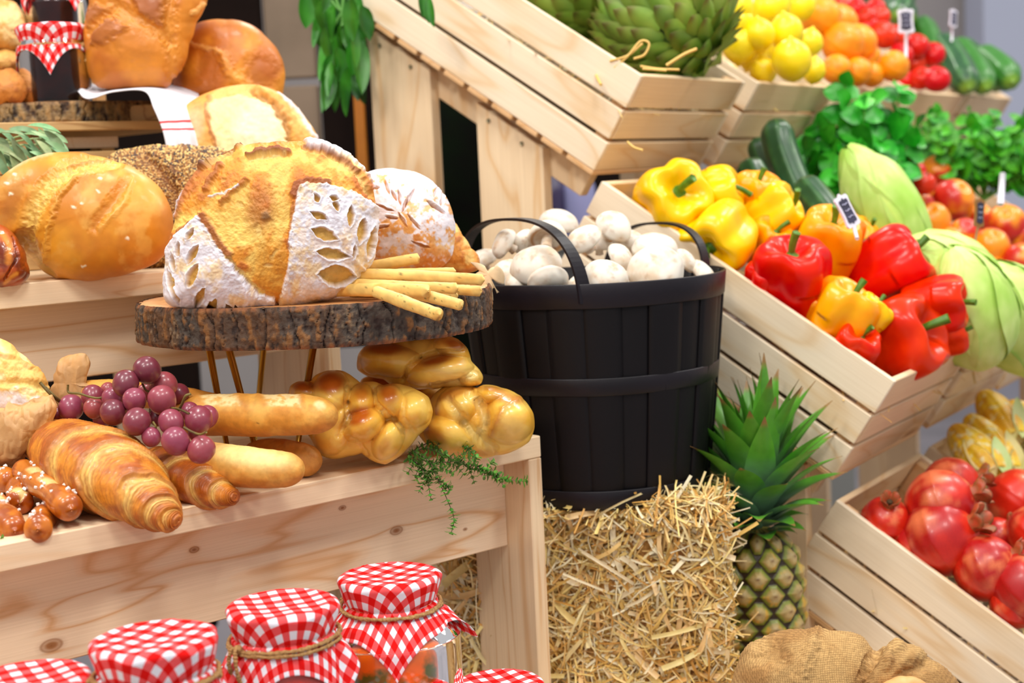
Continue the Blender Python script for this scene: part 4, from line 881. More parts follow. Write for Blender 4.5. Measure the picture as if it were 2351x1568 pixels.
    # twine ring following the cloth
    an=np.linspace(0,2*np.pi,60); rt=Rt-.0015+.0006*np.sin(an*5+seed); zt=Ht+.003-e-hs*1.0+.0016*np.sin(an+seed)
    ring=np.stack([rt*np.cos(an),rt*np.sin(an),zt],-1); v,f=twine(ring,.0018); t1=mk('twine',v,f,M_twine,r,lc)
    ring2=np.stack([(rt+.0008)*np.cos(an),(rt+.0008)*np.sin(an),zt+.0028*np.sin(an*.5+seed)-.0022],-1); v,f=twine(ring2,.0016); mk('twine',v,f,M_twine,r,lc)
    if tails:
        ta=tails; kx=np.array([rt[0]*math.cos(ta),rt[0]*math.sin(ta),zt[0]]); ou=np.array([math.cos(ta),math.sin(ta),0])
        for dd,ln in ((.006,.030),(-.004,.022)):
            side_=np.array([-ou[1],ou[0],0])
            v,f=twine([kx+ou*.002,kx+ou*.008+side_*dd*.5,kx+ou*.010+side_*dd-UP*ln*.5,kx+ou*.007+side_*dd*1.2-UP*ln],.0018,nn=90); mk('twine',v,f,M_twine,t1,lc)
        v,f=lathe([(0,-.004),(.003,-.003),(.0042,0),(.003,.003),(0,.004)],10); mk('twine',v+kx+ou*.002,f,M_twine,t1,lc)
    if tilt!=(0,0): r.rotation_euler=(tilt[0],tilt[1],0)
    return r
M_tom=flat('tomato preserve',lin((236,70,10)),.3,lin((196,34,6)),24,coat=.3)
M_pick=flat('pickled vegetables',lin((244,110,14)),.3,lin((84,96,24)),22,coat=.3,stops=(.50,.58))
M_jam=flat('dark jam',lin((40,8,6)),.9,lin((22,5,6)),40,spec=.1)
jar(62,1545,1.20,.872,'gingham covered jar cut by the left edge of the photo',M_tom,'red tomato preserve',.55,R=.0485,seed=2.2,tails=.5)
jar(353,1452,1.205,.898,'gingham covered jar with twine crossed twice around it, second from the left',M_tom,'red tomato preserve',-.45,R=.0495,seed=4.1,tails=3.4,crinkle=1.3)
jar(647,1388,1.33,.886,'gingham covered jar of tomatoes with twine tail hanging at its left, third from the left',M_tom,'peeled red tomatoes',.35,R=.0485,seed=1.1,tails=4.0,flare=.8)
jar(893,1318,1.46,.873,'gingham covered jar of pickled vegetables with a cloth corner sticking out to the right',M_pick,'pickled vegetables with parsley leaf',.785+.12,R=.0485,seed=6.0,tails=2.6,body=.066,nl=[(-.15,.75)],flare=.6)
jar(920,1592,1.40,.780,'gingham covered jar at the bottom edge, in front of the pickled vegetables',M_tom,'red preserve',.2,R=.049,seed=7.7,tails=.9,a=.08)
jar(1148,1622,1.52,.745,'gingham covered jar lowest at the bottom edge, nearest the bench post',M_tom,'red preserve',.5,R=.045,seed=3.3,tails=1.5,a=.07,base=.64)
# the jar on the slice
jj=jar(120,90,2.02,1.458+.018,'small jar of dark jam under gingham cloth on the grey-brown wood slice',M_jam,'dark jam',-.62,R=.0445,body=.046,seed=2.9,base=ST,a=.078,tails=-.3,flare=.25)
jar(118,-75,2.13,1.565,'gingham topped jar barely showing above the dark jam jar',M_jam,'dark jam',.1,R=.045,body=.046,seed=5.2,base=ST+.05,a=.075,flare=.4)
v=part('riser_block',box((P(118,-75,2.13)[0]-.05,P(118,-75,2.13)[1]-.05,ST+.0005),(.1,0,0),(0,.1,0),(0,0,.049)),W_old,None,P(118,0,2.13)); tag(v,'small wooden riser block behind the dark jam jar','block')
# ================================================================ grapes
M_grape,nt,b=newmat('grape skin'); oi=nd(nt,'ShaderNodeObjectInfo'); tc=nd(nt,'ShaderNodeTexCoord')
r0=ramp(nt,[(0,lin((100,16,28))),(.35,lin((138,40,52))),(.65,lin((150,56,78))),(1,lin((164,66,56)))],oi.outputs['Random']); nz=noise(nt,60,3,tc.outputs['Object']); r1=ramp(nt,[(.4,(.75,.75,.8)),(.65,(1.15,1.1,1.2))],nz.outputs[0])
cb=mixn(nt,r0.outputs[0],r1.outputs[0],1.,'MULTIPLY'); nz2=noise(nt,220,3,tc.outputs['Object']); r2=ramp(nt,[(.45,(0,0,0)),(.75,(.35,.35,.35))],nz2.outputs[0]); nt.links.new(mixn(nt,cb,lin((186,140,170)),r2.outputs[0]),b.inputs['Base Color'])
b.inputs['Roughness'].default_value=.32; b.inputs['Subsurface Weight'].default_value=.25; b.inputs['Subsurface Radius'].default_value=(.008,.002,.003); b.inputs['Coat Weight'].default_value=.25; b.inputs['Coat Roughness'].default_value=.12
gp=[(962,285,88,1.52),(823,372,85,1.51),(1068,385,88,1.54),(1060,480,92,1.49),(880,480,76,1.49),(742,562,85,1.49),(895,622,88,1.46),(605,455,72,1.55),(618,535,68,1.54),(465,530,82,1.56),(740,468,70,1.53),(1120,625,82,1.465),(1300,610,90,1.47),(1355,590,72,1.51),(1150,750,90,1.43),(1318,805,88,1.43),(990,722,62,1.46),(1170,440,66,1.57),(1240,555,60,1.53),(710,415,50,1.56),(960,430,60,1.55),(375,570,45,1.58),(1030,590,60,1.51),(1290,700,55,1.49),(670,600,60,1.55),(820,560,60,1.53)]
g0=P(340,960,1.52); gb=empty('grape_bunch',g0,'bunch of red grapes draped between the croissants and the baguettes','grapes'); og=np.array(g0)
v,f=lathe([(.0001,-1.04),(.35,-.97),(.7,-.75),(.93,-.4),(1,0),(.94,.4),(.72,.75),(.38,.96),(.0001,1.0)],28)
sv=smooth_path([(q[0],0,q[1]) for q in [(.0001,-1.06),(.35,-.98),(.7,-.76),(.94,-.4),(1,0),(.95,.4),(.73,.74),(.38,.95),(.0001,1.0)]],24); v,f=lathe([(max(q[0],.0001),q[2]) for q in sv],32)
me0=None; gpos=[]
for i,(x,y,rr_,z) in enumerate(gp):
    p=P(x/2.851,750+y/2.851,z); rad=rr_/2.851*z/FPX; gpos.append(p)
    if me0 is None: o=mk('grape',v,f,M_grape,gb,np.zeros(3)); me0=o.data
    else: o=bpy.data.objects.new('grape',me0); COL.objects.link(o); o.parent=gb
    o.location=Vector(p-og); o.scale=(rad,rad,rad*1.06); o.rotation_euler=(RNG.uniform(-.9,.9),RNG.uniform(-.9,.9),RNG.uniform(0,6))
M_stem=flat('grape stem',lin((120,104,44)),.6,lin((84,64,30)),60)
def gst(pts,r=.0011): 
    v,f=tube(smooth_path([P(x/2.851,750+y/2.851,z) for x,y,z in pts],30),r,8,up=(.2,1,.3)); return v,f
L_=[gst([(262,365,1.55),(330,440,1.55),(400,495,1.56),(470,520,1.57)],.0016),gst([(300,395,1.55),(360,455,1.55),(420,500,1.56)],.001),gst([(445,380,1.54),(450,430,1.54),(520,438,1.53),(590,460,1.53),(660,465,1.53),(760,420,1.54)],.0012),gst([(930,370,1.53),(960,420,1.53),(1020,430,1.54),(1100,480,1.53)]),gst([(1250,440,1.46),(1215,455,1.46),(1190,510,1.47),(1160,560,1.49)],.0014),gst([(1240,570,1.46),(1150,535,1.48),(1000,530,1.5),(980,560,1.5)]),gst([(1205,660,1.44),(1260,690,1.43),(1310,705,1.42),(1350,690,1.41)],.0012),gst([(1000,620,1.46),(1020,660,1.46),(990,690,1.47)]),gst([(830,540,1.49),(825,500,1.5),(840,470,1.52)])]
v,f=merge(L_); mk('stem',v,f,M_stem,gb,og)
# ================================================================ leaves
def leaf(base,dr,nrm,L,Wd,bend=.3,n=9,m=5,shape=1.,cup=.25,fold=0.,wave=0.,pt=1.):
    base=np.asarray(base,float); dr=np.asarray(dr,float); dr=dr/np.linalg.norm(dr); nrm=np.asarray(nrm,float); nrm=nrm-dr*np.dot(nrm,dr); nrm/=np.linalg.norm(nrm)+1e-9; sd=np.cross(dr,nrm)
    t=np.linspace(0,1,n); a=bend*t; cx=np.cumsum(np.cos(a*1.0))*L/n; cz=np.cumsum(-np.sin(a))*L/n; cx-=cx[0];cz-=cz[0]
    w=Wd/2*np.clip(np.sin(np.pi*np.clip(t**shape,0,1)),0,1)**.7; w=np.maximum(w*(1 if pt else 1),Wd*.02)
    V=[]
    for i in range(n):
        c_=base+dr*cx[i]+nrm*cz[i]
        T=dr*math.cos(a[i])-nrm*math.sin(a[i]); Nn=nrm*math.cos(a[i])+dr*math.sin(a[i])
        for j in range(m):
            s=(j/(m-1)-.5)*2; V.append(c_+sd*w[i]*s+Nn*(cup*w[i]*s*s+wave*Wd*math.sin(t[i]*11+j)))
    return np.array(V),[tuple(q) for q in grid_faces(n,m,False)]
def leafmat(name,c1,c2,rough=.45,sc=60):
    m,nt,b=newmat(name); a=nd(nt,'ShaderNodeAttribute',attribute_name='col'); tc=nd(nt,'ShaderNodeTexCoord'); n=noise(nt,sc,4,tc.outputs['Object']); r=ramp(nt,[(.35,c1),(.65,c2)],n.outputs[0])
    nt.links.new(mixn(nt,r.outputs[0],a.outputs[0],1.,'MULTIPLY'),b.inputs['Base Color']); b.inputs['Roughness'].default_value=rough; b.inputs['Subsurface Weight'].default_value=.15; b.inputs['Subsurface Radius'].default_value=(.003,.006,.001); bump(nt,b,n.outputs[0],.2,.001); return m
def leaves(name,lst,mat,par,org,rs,var=.35):
    V=[];F=[];Cc=[];n=0
    for v,f in lst:
        V.append(v);F+=[tuple(i+n for i in q) for q in f]; n+=len(v); k=1+rs.uniform(-var,var*.5); Cc.append(np.full((len(v),3),k)*np.array([1+rs.uniform(-.2,.3),1,1]))
    return mk(name,np.concatenate(V),F,mat,par,org,col=np.concatenate(Cc))
CR=-MZ   # towards the visitor
# sage at left
M_sage=leafmat('sage leaf',lin((112,148,96)),lin((156,182,136)),.7)
rs=random.Random(5); ls=[]
so=P(20,330,1.80)
for i in range(46):
    x=rs.uniform(-30,120); y=rs.uniform(285,355); z=rs.uniform(1.76,1.9); ls.append(leaf(P(x,y,z),MX*rs.uniform(.2,1)+MY*rs.uniform(-.1,.9)+CR*rs.uniform(-.2,.4),-MY+CR*rs.uniform(0,1.2),rs.uniform(.028,.05),rs.uniform(.007,.013),.5,cup=.4))
for k,(x,y) in enumerate(((110,300),(130,312),(60,295),(20,290),(0,300),(90,330))): ls.append(leaf(P(x-40,y,1.8),MX+MY*.35,-MY+CR*.5,.05,.011,.9,cup=.4))
sg=empty('sage_bunch',so,'bunch of grey-green sage leaves lying behind the oval loaf at the left edge','herbs')
leaves('leaves',ls,M_sage,sg,so,rs)
ss=[tube(smooth_path([P(-40,345,1.84),P(20,320+k*8,1.83),P(100,305+k*14,1.82),P(150+k*5,345+k*4,1.82)],24),.0012,8,up=(.1,1,.2)) for k in range(4)]
v,f=merge(ss); mk('stems',v,f,flat('sage stem',lin((150,168,110)),.6),sg,so)
# thyme
M_thy=leafmat('thyme leaf',lin((62,128,40)),lin((112,172,72)),.5,200); M_tst=flat('thyme stem',lin((118,84,74)),.7,lin((96,104,60)),80)
def thyme(pts,lb,seed,r=.0007,n=None,sz=1.,side=()):
    rs=random.Random(seed); w=smooth_path([P(*p) for p in pts],80); root=empty('thyme_sprig',w[0],lb,'herbs','thyme sprigs on the bench end'); T=np.gradient(w,axis=0); T/=np.linalg.norm(T,axis=1)[:,None]
    L=np.linalg.norm(np.diff(w,axis=0),axis=1).sum(); n=n or int(L/.0045); ls=[]; st=[tube(w,np.linspace(r,r*.5,80),6,up=(.1,1,.3))]
    paths=[(w,T,n)]
    for s0,dx,dy,ln in side:
        i=int(s0*79); b0=w[i]; e=b0+MX*dx*ln+MY*dy*ln+CR*rs.uniform(0,.3)*ln; q=smooth_path([b0,(b0+e)/2-MY*.002,e],30); st.append(tube(q,r*.5,5,up=(.1,1,.3))); t2=np.gradient(q,axis=0); t2/=np.linalg.norm(t2,axis=1)[:,None]; paths.append((q,t2,max(4,int(ln/.0042))))
    for w_,T_,n_ in paths:
        for k in range(n_):
            i=int((k+.5)/n_*(len(w_)-1)); p=w_[i]; t=T_[i]; a0=rs.uniform(0,6.28)
            for a in (a0,a0+3.14,a0+1.57,a0+4.7)[:3 if k%2 else 4]:
                s_=np.cross(t,CR); s_/=np.linalg.norm(s_)+1e-9; u_=np.cross(s_,t); rd=s_*math.cos(a)+u_*math.sin(a)
                ls.append(leaf(p,rd+t*rs.uniform(.3,1.1),t-rd*.3,rs.uniform(.006,.0105)*sz,.0038*sz,.4,n=5,m=3,cup=.3))
    v,f=merge(st); mk('stem',v,f,M_tst,root,w[0]); leaves('leaves',ls,M_thy,root,w[0],rs,.4); return root
thyme([(935,1045,1.62),(985,1030,1.62),(1060,1065,1.60),(1110,1085,1.60),(1160,1100,1.61),(1213,1106,1.62)],'thyme sprig reaching furthest right across the bench end',1,side=[(.25,.5,-.8,.022),(.35,.9,-.3,.025),(.45,.4,.9,.02),(.55,.9,.4,.025),(.62,.5,-.6,.02),(.7,.6,.6,.018),(.3,-.1,.9,.02),(.5,.3,-.9,.014)])
thyme([(950,1035,1.60),(985,1060,1.585),(1005,1100,1.575),(1028,1150,1.575),(1042,1190,1.575),(1036,1225,1.575)],'thyme sprig hanging lowest over the front board',2,side=[(.15,-.4,.8,.025),(.3,-.5,.8,.03),(.4,.6,.6,.022),(.5,.6,-.2,.014),(.25,.8,.3,.03)])
thyme([(935,1050,1.605),(960,1065,1.59),(980,1100,1.58),(990,1150,1.578)],'short thyme sprig hanging left of the lowest one',3,side=[(.3,-.5,.6,.02),(.6,.5,.6,.014),(.5,-.4,.7,.016)])
thyme([(940,1040,1.625),(990,1015,1.63),(1040,1022,1.62),(1055,1010,1.62),(1085,1040,1.61)],'thyme sprig arching up against the pale plaited brioche',4,side=[(.4,.3,-.8,.016),(.6,.8,.3,.02),(.2,.6,.4,.03),(.8,.6,.8,.012)])
thyme([(945,1050,1.61),(1000,1062,1.60),(1050,1060,1.59),(1100,1072,1.59),(1145,1088,1.60)],'thyme sprig in the middle of the bundle, along the bench edge',5,side=[(.2,.4,.9,.025),(.4,.8,.6,.022),(.5,.9,-.2,.02),(.7,.6,.7,.018),(.3,.5,-.7,.014)])
thyme([(-30,1235,1.36),(-5,1240,1.355),(10,1248,1.35)],'tip of a thyme sprig at the left edge under the pretzel sticks',6,sz=1.2); thyme([(-30,1262,1.35),(-8,1266,1.345),(8,1270,1.34)],'lowest tip of thyme at the left edge below the bench lip',7,sz=1.2)
# ================================================================ paper bag with loaf
M_paper=attr_mat('kraft paper',.55,0,40,.06,.35,.002,tex=90)
def crump(name,ol,Z,fr,bk,lb,seed,ctr=None,col0=(222,170,110),par=None,amp=.007):
    def pf(X,Y,F,V):
        q=V*np.array([46,46,20]); a=vn(q,seed); b_=vn(q*2.1+5,seed+1); d=-np.abs(a-.5)*amp*2-np.abs(b_-.5)*amp+np.abs(vn(q*4,seed+2)-.5)*amp*.5
        c_=mixc(lin(col0),lin([k*.86 for k in col0]),sm(fbm(V*30,seed,3),.4,.65)); return c_,d
    return blob(name,ol,Z,fr,bk,M_paper,nt=360,nr=110,center=ctr,paint_f=pf,ep=.6)
OLB=[(-80,780),(-20,772),(5,778),(40,806),(80,845),(108,885),(122,925),(124,960),(90,1000),(0,1010),(-80,1000)]
def paint_B(X,Y,F,V):
    c_,d=crust(X,Y,lin((238,196,110)),lin((248,222,160)),lin((222,156,66)),30,91,.42,.62,.003)
    fl=fbm(q3(X,Y,20,2),94,4); c_=mixc(c_,FLOUR,sm(Y+(fl-.5)*60,895,915)*.85)
    c_,d=paint(X,Y,c_,d,[('s',([(-20,812),(30,822),(80,850),(110,890)],4),4,.003,lin((232,160,66)),.6),('s',([(0,880),(60,878),(100,890)],6),6,-.003,lin((240,206,120)),.6)],3,1); return c_,d*np.clip(F*4+.2,0,1)
bl=blob('paper_wrapped_loaf',OLB,1.60,.05,.05,M_crust,nt=300,nr=100,center=(10,890),paint_f=paint_B); tag(bl,'pale crusty loaf in a kraft paper bag at the left edge of the bench','bread')
o=crump('paper_bag',[(-80,960),(0,930),(50,925),(90,912),(120,905),(132,930),(118,968),(90,1000),(72,1030),(60,1048),(20,1075),(-20,1085),(-80,1090)],1.55,.04,.06,'',3); tag(o,'crumpled kraft paper bag around the pale loaf at the left edge','paper bag')
o=crump('paper_twist',[(112,940),(120,880),(122,850),(133,824),(165,811),(198,811),(210,830),(200,862),(198,880),(218,884),(252,888),(232,908),(196,918),(180,955),(140,965)],1.64,.012,.010,'',7,ctr=(158,880),amp=.0045); tag(o,'upright twisted end of kraft paper behind the grapes','paper')
o=crump('parchment_paper',[(1075,600),(1100,622),(1120,622),(1135,612),(1140,608),(1158,622),(1159,655),(1150,680),(1136,694),(1132,660),(1128,640),(1110,634),(1080,640)],1.70,.004,.004,'',9,ctr=(1122,630),col0=(226,196,152),amp=.002); tag(o,'corner of parchment paper hanging over the slice edge beside the mushroom basket','paper')
# ================================================================ basket of mushrooms
M_bask=flat('black stained basket wood',lin((13,9,13)),.55,lin((8,6,9)),14,bs=.25,bscale=60,stretch=(1,1,.15),spec=.25)
M_band=flat('black stained band',lin((22,16,24)),.45,lin((15,11,17)),10,bs=.2,bscale=80,spec=.35)
BC=np.array([.104,1.90,0]); z0b,z1b=.848,1.119; rb,rt=.135,.1655
bk=empty('mushroom_basket',(BC[0],BC[1],z0b),'black slatted round basket with two bent handles, filled with white mushrooms','basket'); obk=np.array(bk.location)
def rad_at(z): return rb+(rt-rb)*((z-z0b)/(z1b-z0b))**.8
V=[];Fc=[];Nn=25
for i in range(Nn):
    a0=i*2*math.pi/Nn; wd=2*math.pi/Nn*(1.16 if i%2==0 else 1.0); off=.0 if i%2==0 else -.0022; base=len(V); K=7;Z_=9
    for side in (0,-.003):
        for kz in range(Z_):
            z=z0b+(z1b-z0b)*kz/(Z_-1)
            for k in range(K):
                t=(k/(K-1)-.5); a=a0+wd*t; rr=(rad_at(z)+off+side+.0012*(1-(2*t)**2)); V.append((BC[0]+rr*math.sin(a),BC[1]-rr*math.cos(a),z))
    n=K*Z_
    for kz in range(Z_-1):
        for k in range(K-1):
            q=(base+kz*K+k,base+kz*K+k+1,base+(kz+1)*K+k+1,base+(kz+1)*K+k); Fc.append(q); Fc.append(tuple(n+j for j in q[::-1]))
        for k in (0,K-1):
            q=(base+kz*K+k,base+(kz+1)*K+k,base+(kz+1)*K+k+n,base+kz*K+k+n); Fc.append(q if k==0 else q[::-1])
    for kz in (0,Z_-1):
        for k in range(K-1):
            q=(base+kz*K+k,base+kz*K+k+1,base+kz*K+k+1+n,base+kz*K+k+n); Fc.append(q[::-1] if kz==0 else q)
mk('slats',np.array(V),Fc,M_bask,bk,obk)
v,f=lathe([(0.0001,0),(rb-.006,0),(rb-.006,.006),(.0001,.006)],40); mk('base_board',v+np.array([BC[0],BC[1],z0b+.0005]),f,M_bask,bk,obk)
def band(za,zb,out=.0016,th=.003,name='band'):
    zs=[za,za+.001,(za+zb)/2,zb-.001,zb]; P_=[(rad_at(z)+out+(0 if 0<i<4 else -.0008),z) for i,z in enumerate(zs)]+[(rad_at(z)+out-th,z) for z in zs[::-1]]; P_.append(P_[0])
    v,f=lathe(P_,96,f=lambda a,s:1+.004*np.sin(a*3)+.003*np.sin(a*7+s)); o=mk(name,v+np.array([BC[0],BC[1],0]),f[:, ::1],M_band,bk,obk); return o
band(1.0915,1.1205,.0025,name='rim_band'); band(.988,1.009); band(.849,.872)
def handle(a0,a1,hgt):
    n=60;V=[]
    for i in range(n):
        t=i/(n-1); ph=math.pi*t; co=-math.cos(ph); si=math.sin(ph); sc=(abs(co)**2.6+abs(si)**2.6)**(-1/2.6); co*=sc; si*=sc
        pa=np.array([math.sin(a0),-math.cos(a0),0])*(rt-.003); pb=np.array([math.sin(a1),-math.cos(a1),0])*(rt-.003); u=(co+1)/2
        c_=BC+pa*(1-u)+pb*u; z=1.098+si*hgt; c_=np.array([c_[0],c_[1],z])
        mid=(pa+pb)/2; outd=mid/np.linalg.norm(mid); tang=np.array([0,0,0.]); 
        w=.0095*(1-.25*si); nrm=np.array([*( (pb-pa)/np.linalg.norm(pb-pa)*co)[:2],si]); nrm/=np.linalg.norm(nrm)
        for s,q in ((-1,-1),(1,-1),(1,1),(-1,1)): V.append(c_+outd*w*s+nrm*.0016*q+outd*.012*si)
    Fc=[tuple(q) for q in grid_faces(n,4)]+[(0,1,2,3),(n*4-1,n*4-2,n*4-3,n*4-4)]
    o=mk('handle',np.array(V),Fc,M_band,bk,obk,smooth=False); return o
handle(math.radians(-100),math.radians(-6),.098); handle(math.radians(112),math.radians(170),.078)
# --- mushrooms
M_mush=attr_mat('mushroom skin',.6,0,110,.07,.12,.0006,sss=.15,tex=200)
def mush_mesh(seed):
    cp=[(.0001,.62),(.30,.60),(.62,.50),(.86,.30),(.99,.02),(1.0,-.12),(.93,-.24),(.80,-.25),(.74,-.16),(.55,-.06),(.30,-.05),(.28,-.10),(.27,-.35),(.28,-.6),(.31,-.74),(.26,-.80),(.0001,-.81)]
    sp=smooth_path([(a,0,b) for a,b in cp],80); m=48
    v,f=lathe([(max(q[0],.0001),q[2]) for q in sp],m,f=lambda a,s:1+.05*np.sin(a*2+seed)+.03*np.sin(a*3+2*seed)+.0*s)
    v=v*(1+(fbm(v*1.6+seed*9,seed,3)-.5)*.12)[:,None]
    r=np.hypot(v[:,0],v[:,1]); n=fbm(v*1.9+seed,seed+2,5); c_=mixc(lin((230,222,208)),lin((206,172,132)),sm(n,.40,.75)*.7); c_=mixc(c_,lin((170,128,86)),sm(fbm(v*4,seed+6,4),.58,.78)*.5)
    gill=sm(-v[:,2],.08,.16)*sm(r,.3,.34)*(1-sm(r,.78,.86)); c_=mixc(c_,lin((196,150,104)),gill); return v,f,c_
MM=[]
G='white mushrooms heaped in the black basket'
ML=[ # px, py (crop), radius(crop px), plane y, axis (right,up,toward)
 (295,550,88,1.80,(-.3,.8,.4),'white mushroom at the far left of the basket, behind the handle'),
 (460,430,98,1.86,(-.8,.5,.3),'mushroom with a brown streaked cap under the left handle arch'),
 (610,420,80,1.88,(.6,-.2,.5),'small mushroom seen edge on between two bigger ones under the handle'),
 (790,385,128,1.87,(.1,.6,-.55),'mushroom showing its brown gills and stem under the handle'),
 (875,270,135,1.98,(.1,.9,.3),'large clean white mushroom cap at the back, highest behind the handle'),
 (1070,400,112,1.86,(-.5,.7,.5),'tall mushroom cap just right of the front handle'),
 (705,600,155,1.80,(-.1,.7,.7),'large white mushroom cap at the front left within the handle arch'),
 (800,720,125,1.775,(.2,-.7,.45),'flat brownish mushroom lowest at the front, left of the handle foot'),
 (480,650,92,1.79,(-.2,.6,.6),'small mushroom at the left rim of the basket'),
 (1300,300,125,1.90,(.3,.6,.5),'topmost mushroom of the heap, egg shaped, in the middle'),
 (1350,560,112,1.85,(.75,.4,.3),'mushroom lying on its side with the stem pointing left'),
 (1235,700,135,1.785,(.2,.5,.8),'round mushroom with a brown dot at the middle front rim'),
 (1400,410,100,1.93,(-.1,.8,.4),'mushroom behind the side-lying one, below the topmost'),
 (1610,470,150,1.88,(.1,.85,.4),'wide mushroom cap with brown patch right of centre'),
 (1620,650,188,1.80,(-.05,.55,.8),'largest white mushroom at the front right of the basket'),
 (1840,560,85,1.88,(.6,.6,.3),'narrow mushroom cap squeezed behind the largest one'),
 (1975,680,115,1.82,(.7,.55,.1),'mushroom leaning on the right rim with its stem turned inward'),
 (1900,790,85,1.785,(.5,-.5,.4),'low mushroom stem end at the right front rim'),
 (1190,440,80,1.92,(0,.9,.3),'small brownish mushroom between the tall cap and the topmost one'),
 (560,720,80,1.80,(0,.7,.6),'mushroom just above the rim at the left front'),
 (1040,740,70,1.80,(0,.7,.6),'little mushroom hidden behind the handle foot'),
 (1430,730,80,1.81,(.3,.6,.6),'mushroom down between the dotted one and the largest one')]
for i in range(4):
    v,f,c_=mush_mesh(i+1); o=mk('mushroom',v,f,M_mush,None,np.zeros(3),col=c_); MM.append(o)
def frame_from(ax_):
    a=np.array(ax_[0]*MX-ax_[1]*MY+ax_[2]*CR); a/=np.linalg.norm(a); x=np.cross(a,[.3,.9,.2]); x/=np.linalg.norm(x); y=np.cross(a,x); return np.stack([x,y,a],1)
for i,(x,y,r,py,ax_,lb) in enumerate(ML):
    s=(r*1.12+12)/3.336*1.85/FPX; dr_=P(1020+x/3.336,430+y/3.336,1)-C0; ts_=np.linspace(1.65,2.15,251); Q=C0+ts_[:,None]*dr_; ok=np.hypot(Q[:,0]-BC[0],Q[:,1]-BC[1])<.150-s*.8; tw_=(py-C0[1])/dr_[1]; cand=ts_[ok] if ok.any() else ts_[[np.hypot(Q[:,0]-BC[0],Q[:,1]-BC[1]).argmin()]]; p=C0+dr_*cand[np.abs(cand-tw_).argmin()]
    o=MM[i] if i<4 else MM[i%4].copy()
    if i>=4: COL.objects.link(o)
    R_=frame_from(ax_); m=Matrix(R_.tolist()).to_4x4(); M4=Matrix.Translation(Vector(p))@m@Matrix.Rotation(i*1.3,4,'Z')@Matrix.Diagonal((s*1.02,s*1.02,s*1.02,1)); o.matrix_world=M4; tag(o,lb,'mushroom',G)
# filling under the visible heap: a bed of more mushrooms
bd=[]
for i in range(34):
    a=RNG.uniform(0,6.28); rr=math.sqrt(RNG.uniform(0,1))*.115; v,f,c_=mush_mesh(5+i%3); bd.append((v*.027+np.array([BC[0]+rr*math.cos(a),BC[1]+rr*math.sin(a),1.075+RNG.uniform(-.015,.02)]),f,c_))
v,f,c_=merge(bd); o=mk('mushroom_bed',v,f,M_mush,None,(BC[0],BC[1],1.08),col=c_); tag(o,'mushrooms deeper in the basket filling the gaps between the caps on top','mushrooms',kind='stuff')
# ================================================================ straw bale
def cat(*gs):
    V=[];F=[];C_=[];n=0
    for v,f,c in gs: V.append(v);F.append(f+n);C_.append(c);n+=len(v)
    return np.concatenate(V),np.concatenate(F),np.concatenate(C_)
def straws(n,sample,Lr=(.02,.07),W=(.0012,.0032),seed=0,cols=((250,222,140),(236,196,108),(255,244,206),(216,162,78),(244,206,132),(250,230,170)),lift=.004,inplane=.25):
    rg=np.random.default_rng(seed); V=[];Cc=[];F=[]
    k=5
    for i in range(n):
        p,nn,u,w=sample(rg); a=rg.uniform(0,2*np.pi); t=u*math.cos(a)+w*math.sin(a)+nn*rg.normal(0,inplane); t/=np.linalg.norm(t); s=np.cross(t,nn); s/=np.linalg.norm(s); s=s*math.cos(rg.normal(0,.4))+nn*math.sin(rg.normal(0,.4)); L=rg.uniform(*Lr)*(1 if rg.random()<.85 else 1.5); wd=rg.uniform(*W)*(1 if rg.random()<.85 else 1.7)
        b_=nn*rg.normal(0,.10)*L+s*rg.normal(0,.08)*L; c_=np.array(lin(cols[rg.integers(len(cols))]))*rg.uniform(.8,1.1); base=len(V)
        p=p+nn*rg.uniform(-.6,1)*lift
        for j in range(k):
            q=j/(k-1)-.5; c0=p+t*L*q+b_*(1-4*q*q)
            for e in (-1,0,1): V.append(c0+s*wd*e/2+np.cross(s,t)*(wd*.22*(abs(e)-.5))); Cc.append(c_)
        for j in range(k-1):
            for e in (0,1): a0=base+j*3+e; F.append((a0,a0+1,a0+4,a0+3))
    return np.array(V),np.array(F),np.array(Cc)
M_straw=attr_mat('straw',.45,.05,60,.1,.1,.0005); M_strawcore=flat('straw depth',lin((206,156,80)),.9,lin((150,100,48)),90,bs=.8,bscale=160)
by=math.radians(8); bu=np.array([math.cos(by),-math.sin(by),0]); bw=np.array([math.sin(by),math.cos(by),0]); fr_=np.array([.240,1.764,.5505]); BL,BD,BH=.335,.235,.298
bale=empty('straw_bale',(fr_[0]-.17,fr_[1]+.12,.5505),'golden straw bale under the black basket, between the bench post and the pineapple','straw bale'); obl=np.array(bale.location)
v,f=box(fr_-bu*BL,bu*BL,bw*BD,UP*(BH-.006),.008); mk('core',v,f,M_strawcore,bale,obl,smooth=False)
def s_front(rg): return fr_-bu*rg.uniform(0,1)*BL+UP*rg.uniform(0,1)*BH,-bw,bu,UP
def s_top(rg): return fr_-bu*rg.uniform(0,1)*BL+bw*rg.uniform(0,1)*.12+UP*BH,UP,bu,bw
def s_edge(rg): return fr_-bu*rg.uniform(0,1)*BL+UP*(BH+rg.uniform(-.008,.004)),(-bw+UP)/1.414,bu,(UP+bw)/1.414
def s_side(rg): return fr_+bw*rg.uniform(0,1)*BD+UP*rg.uniform(0,1)*BH,bu,bw,UP
def s_cor(rg): return fr_+UP*rg.uniform(0,1)*BH,(bu-bw)/1.414,(bu+bw)/1.414,UP
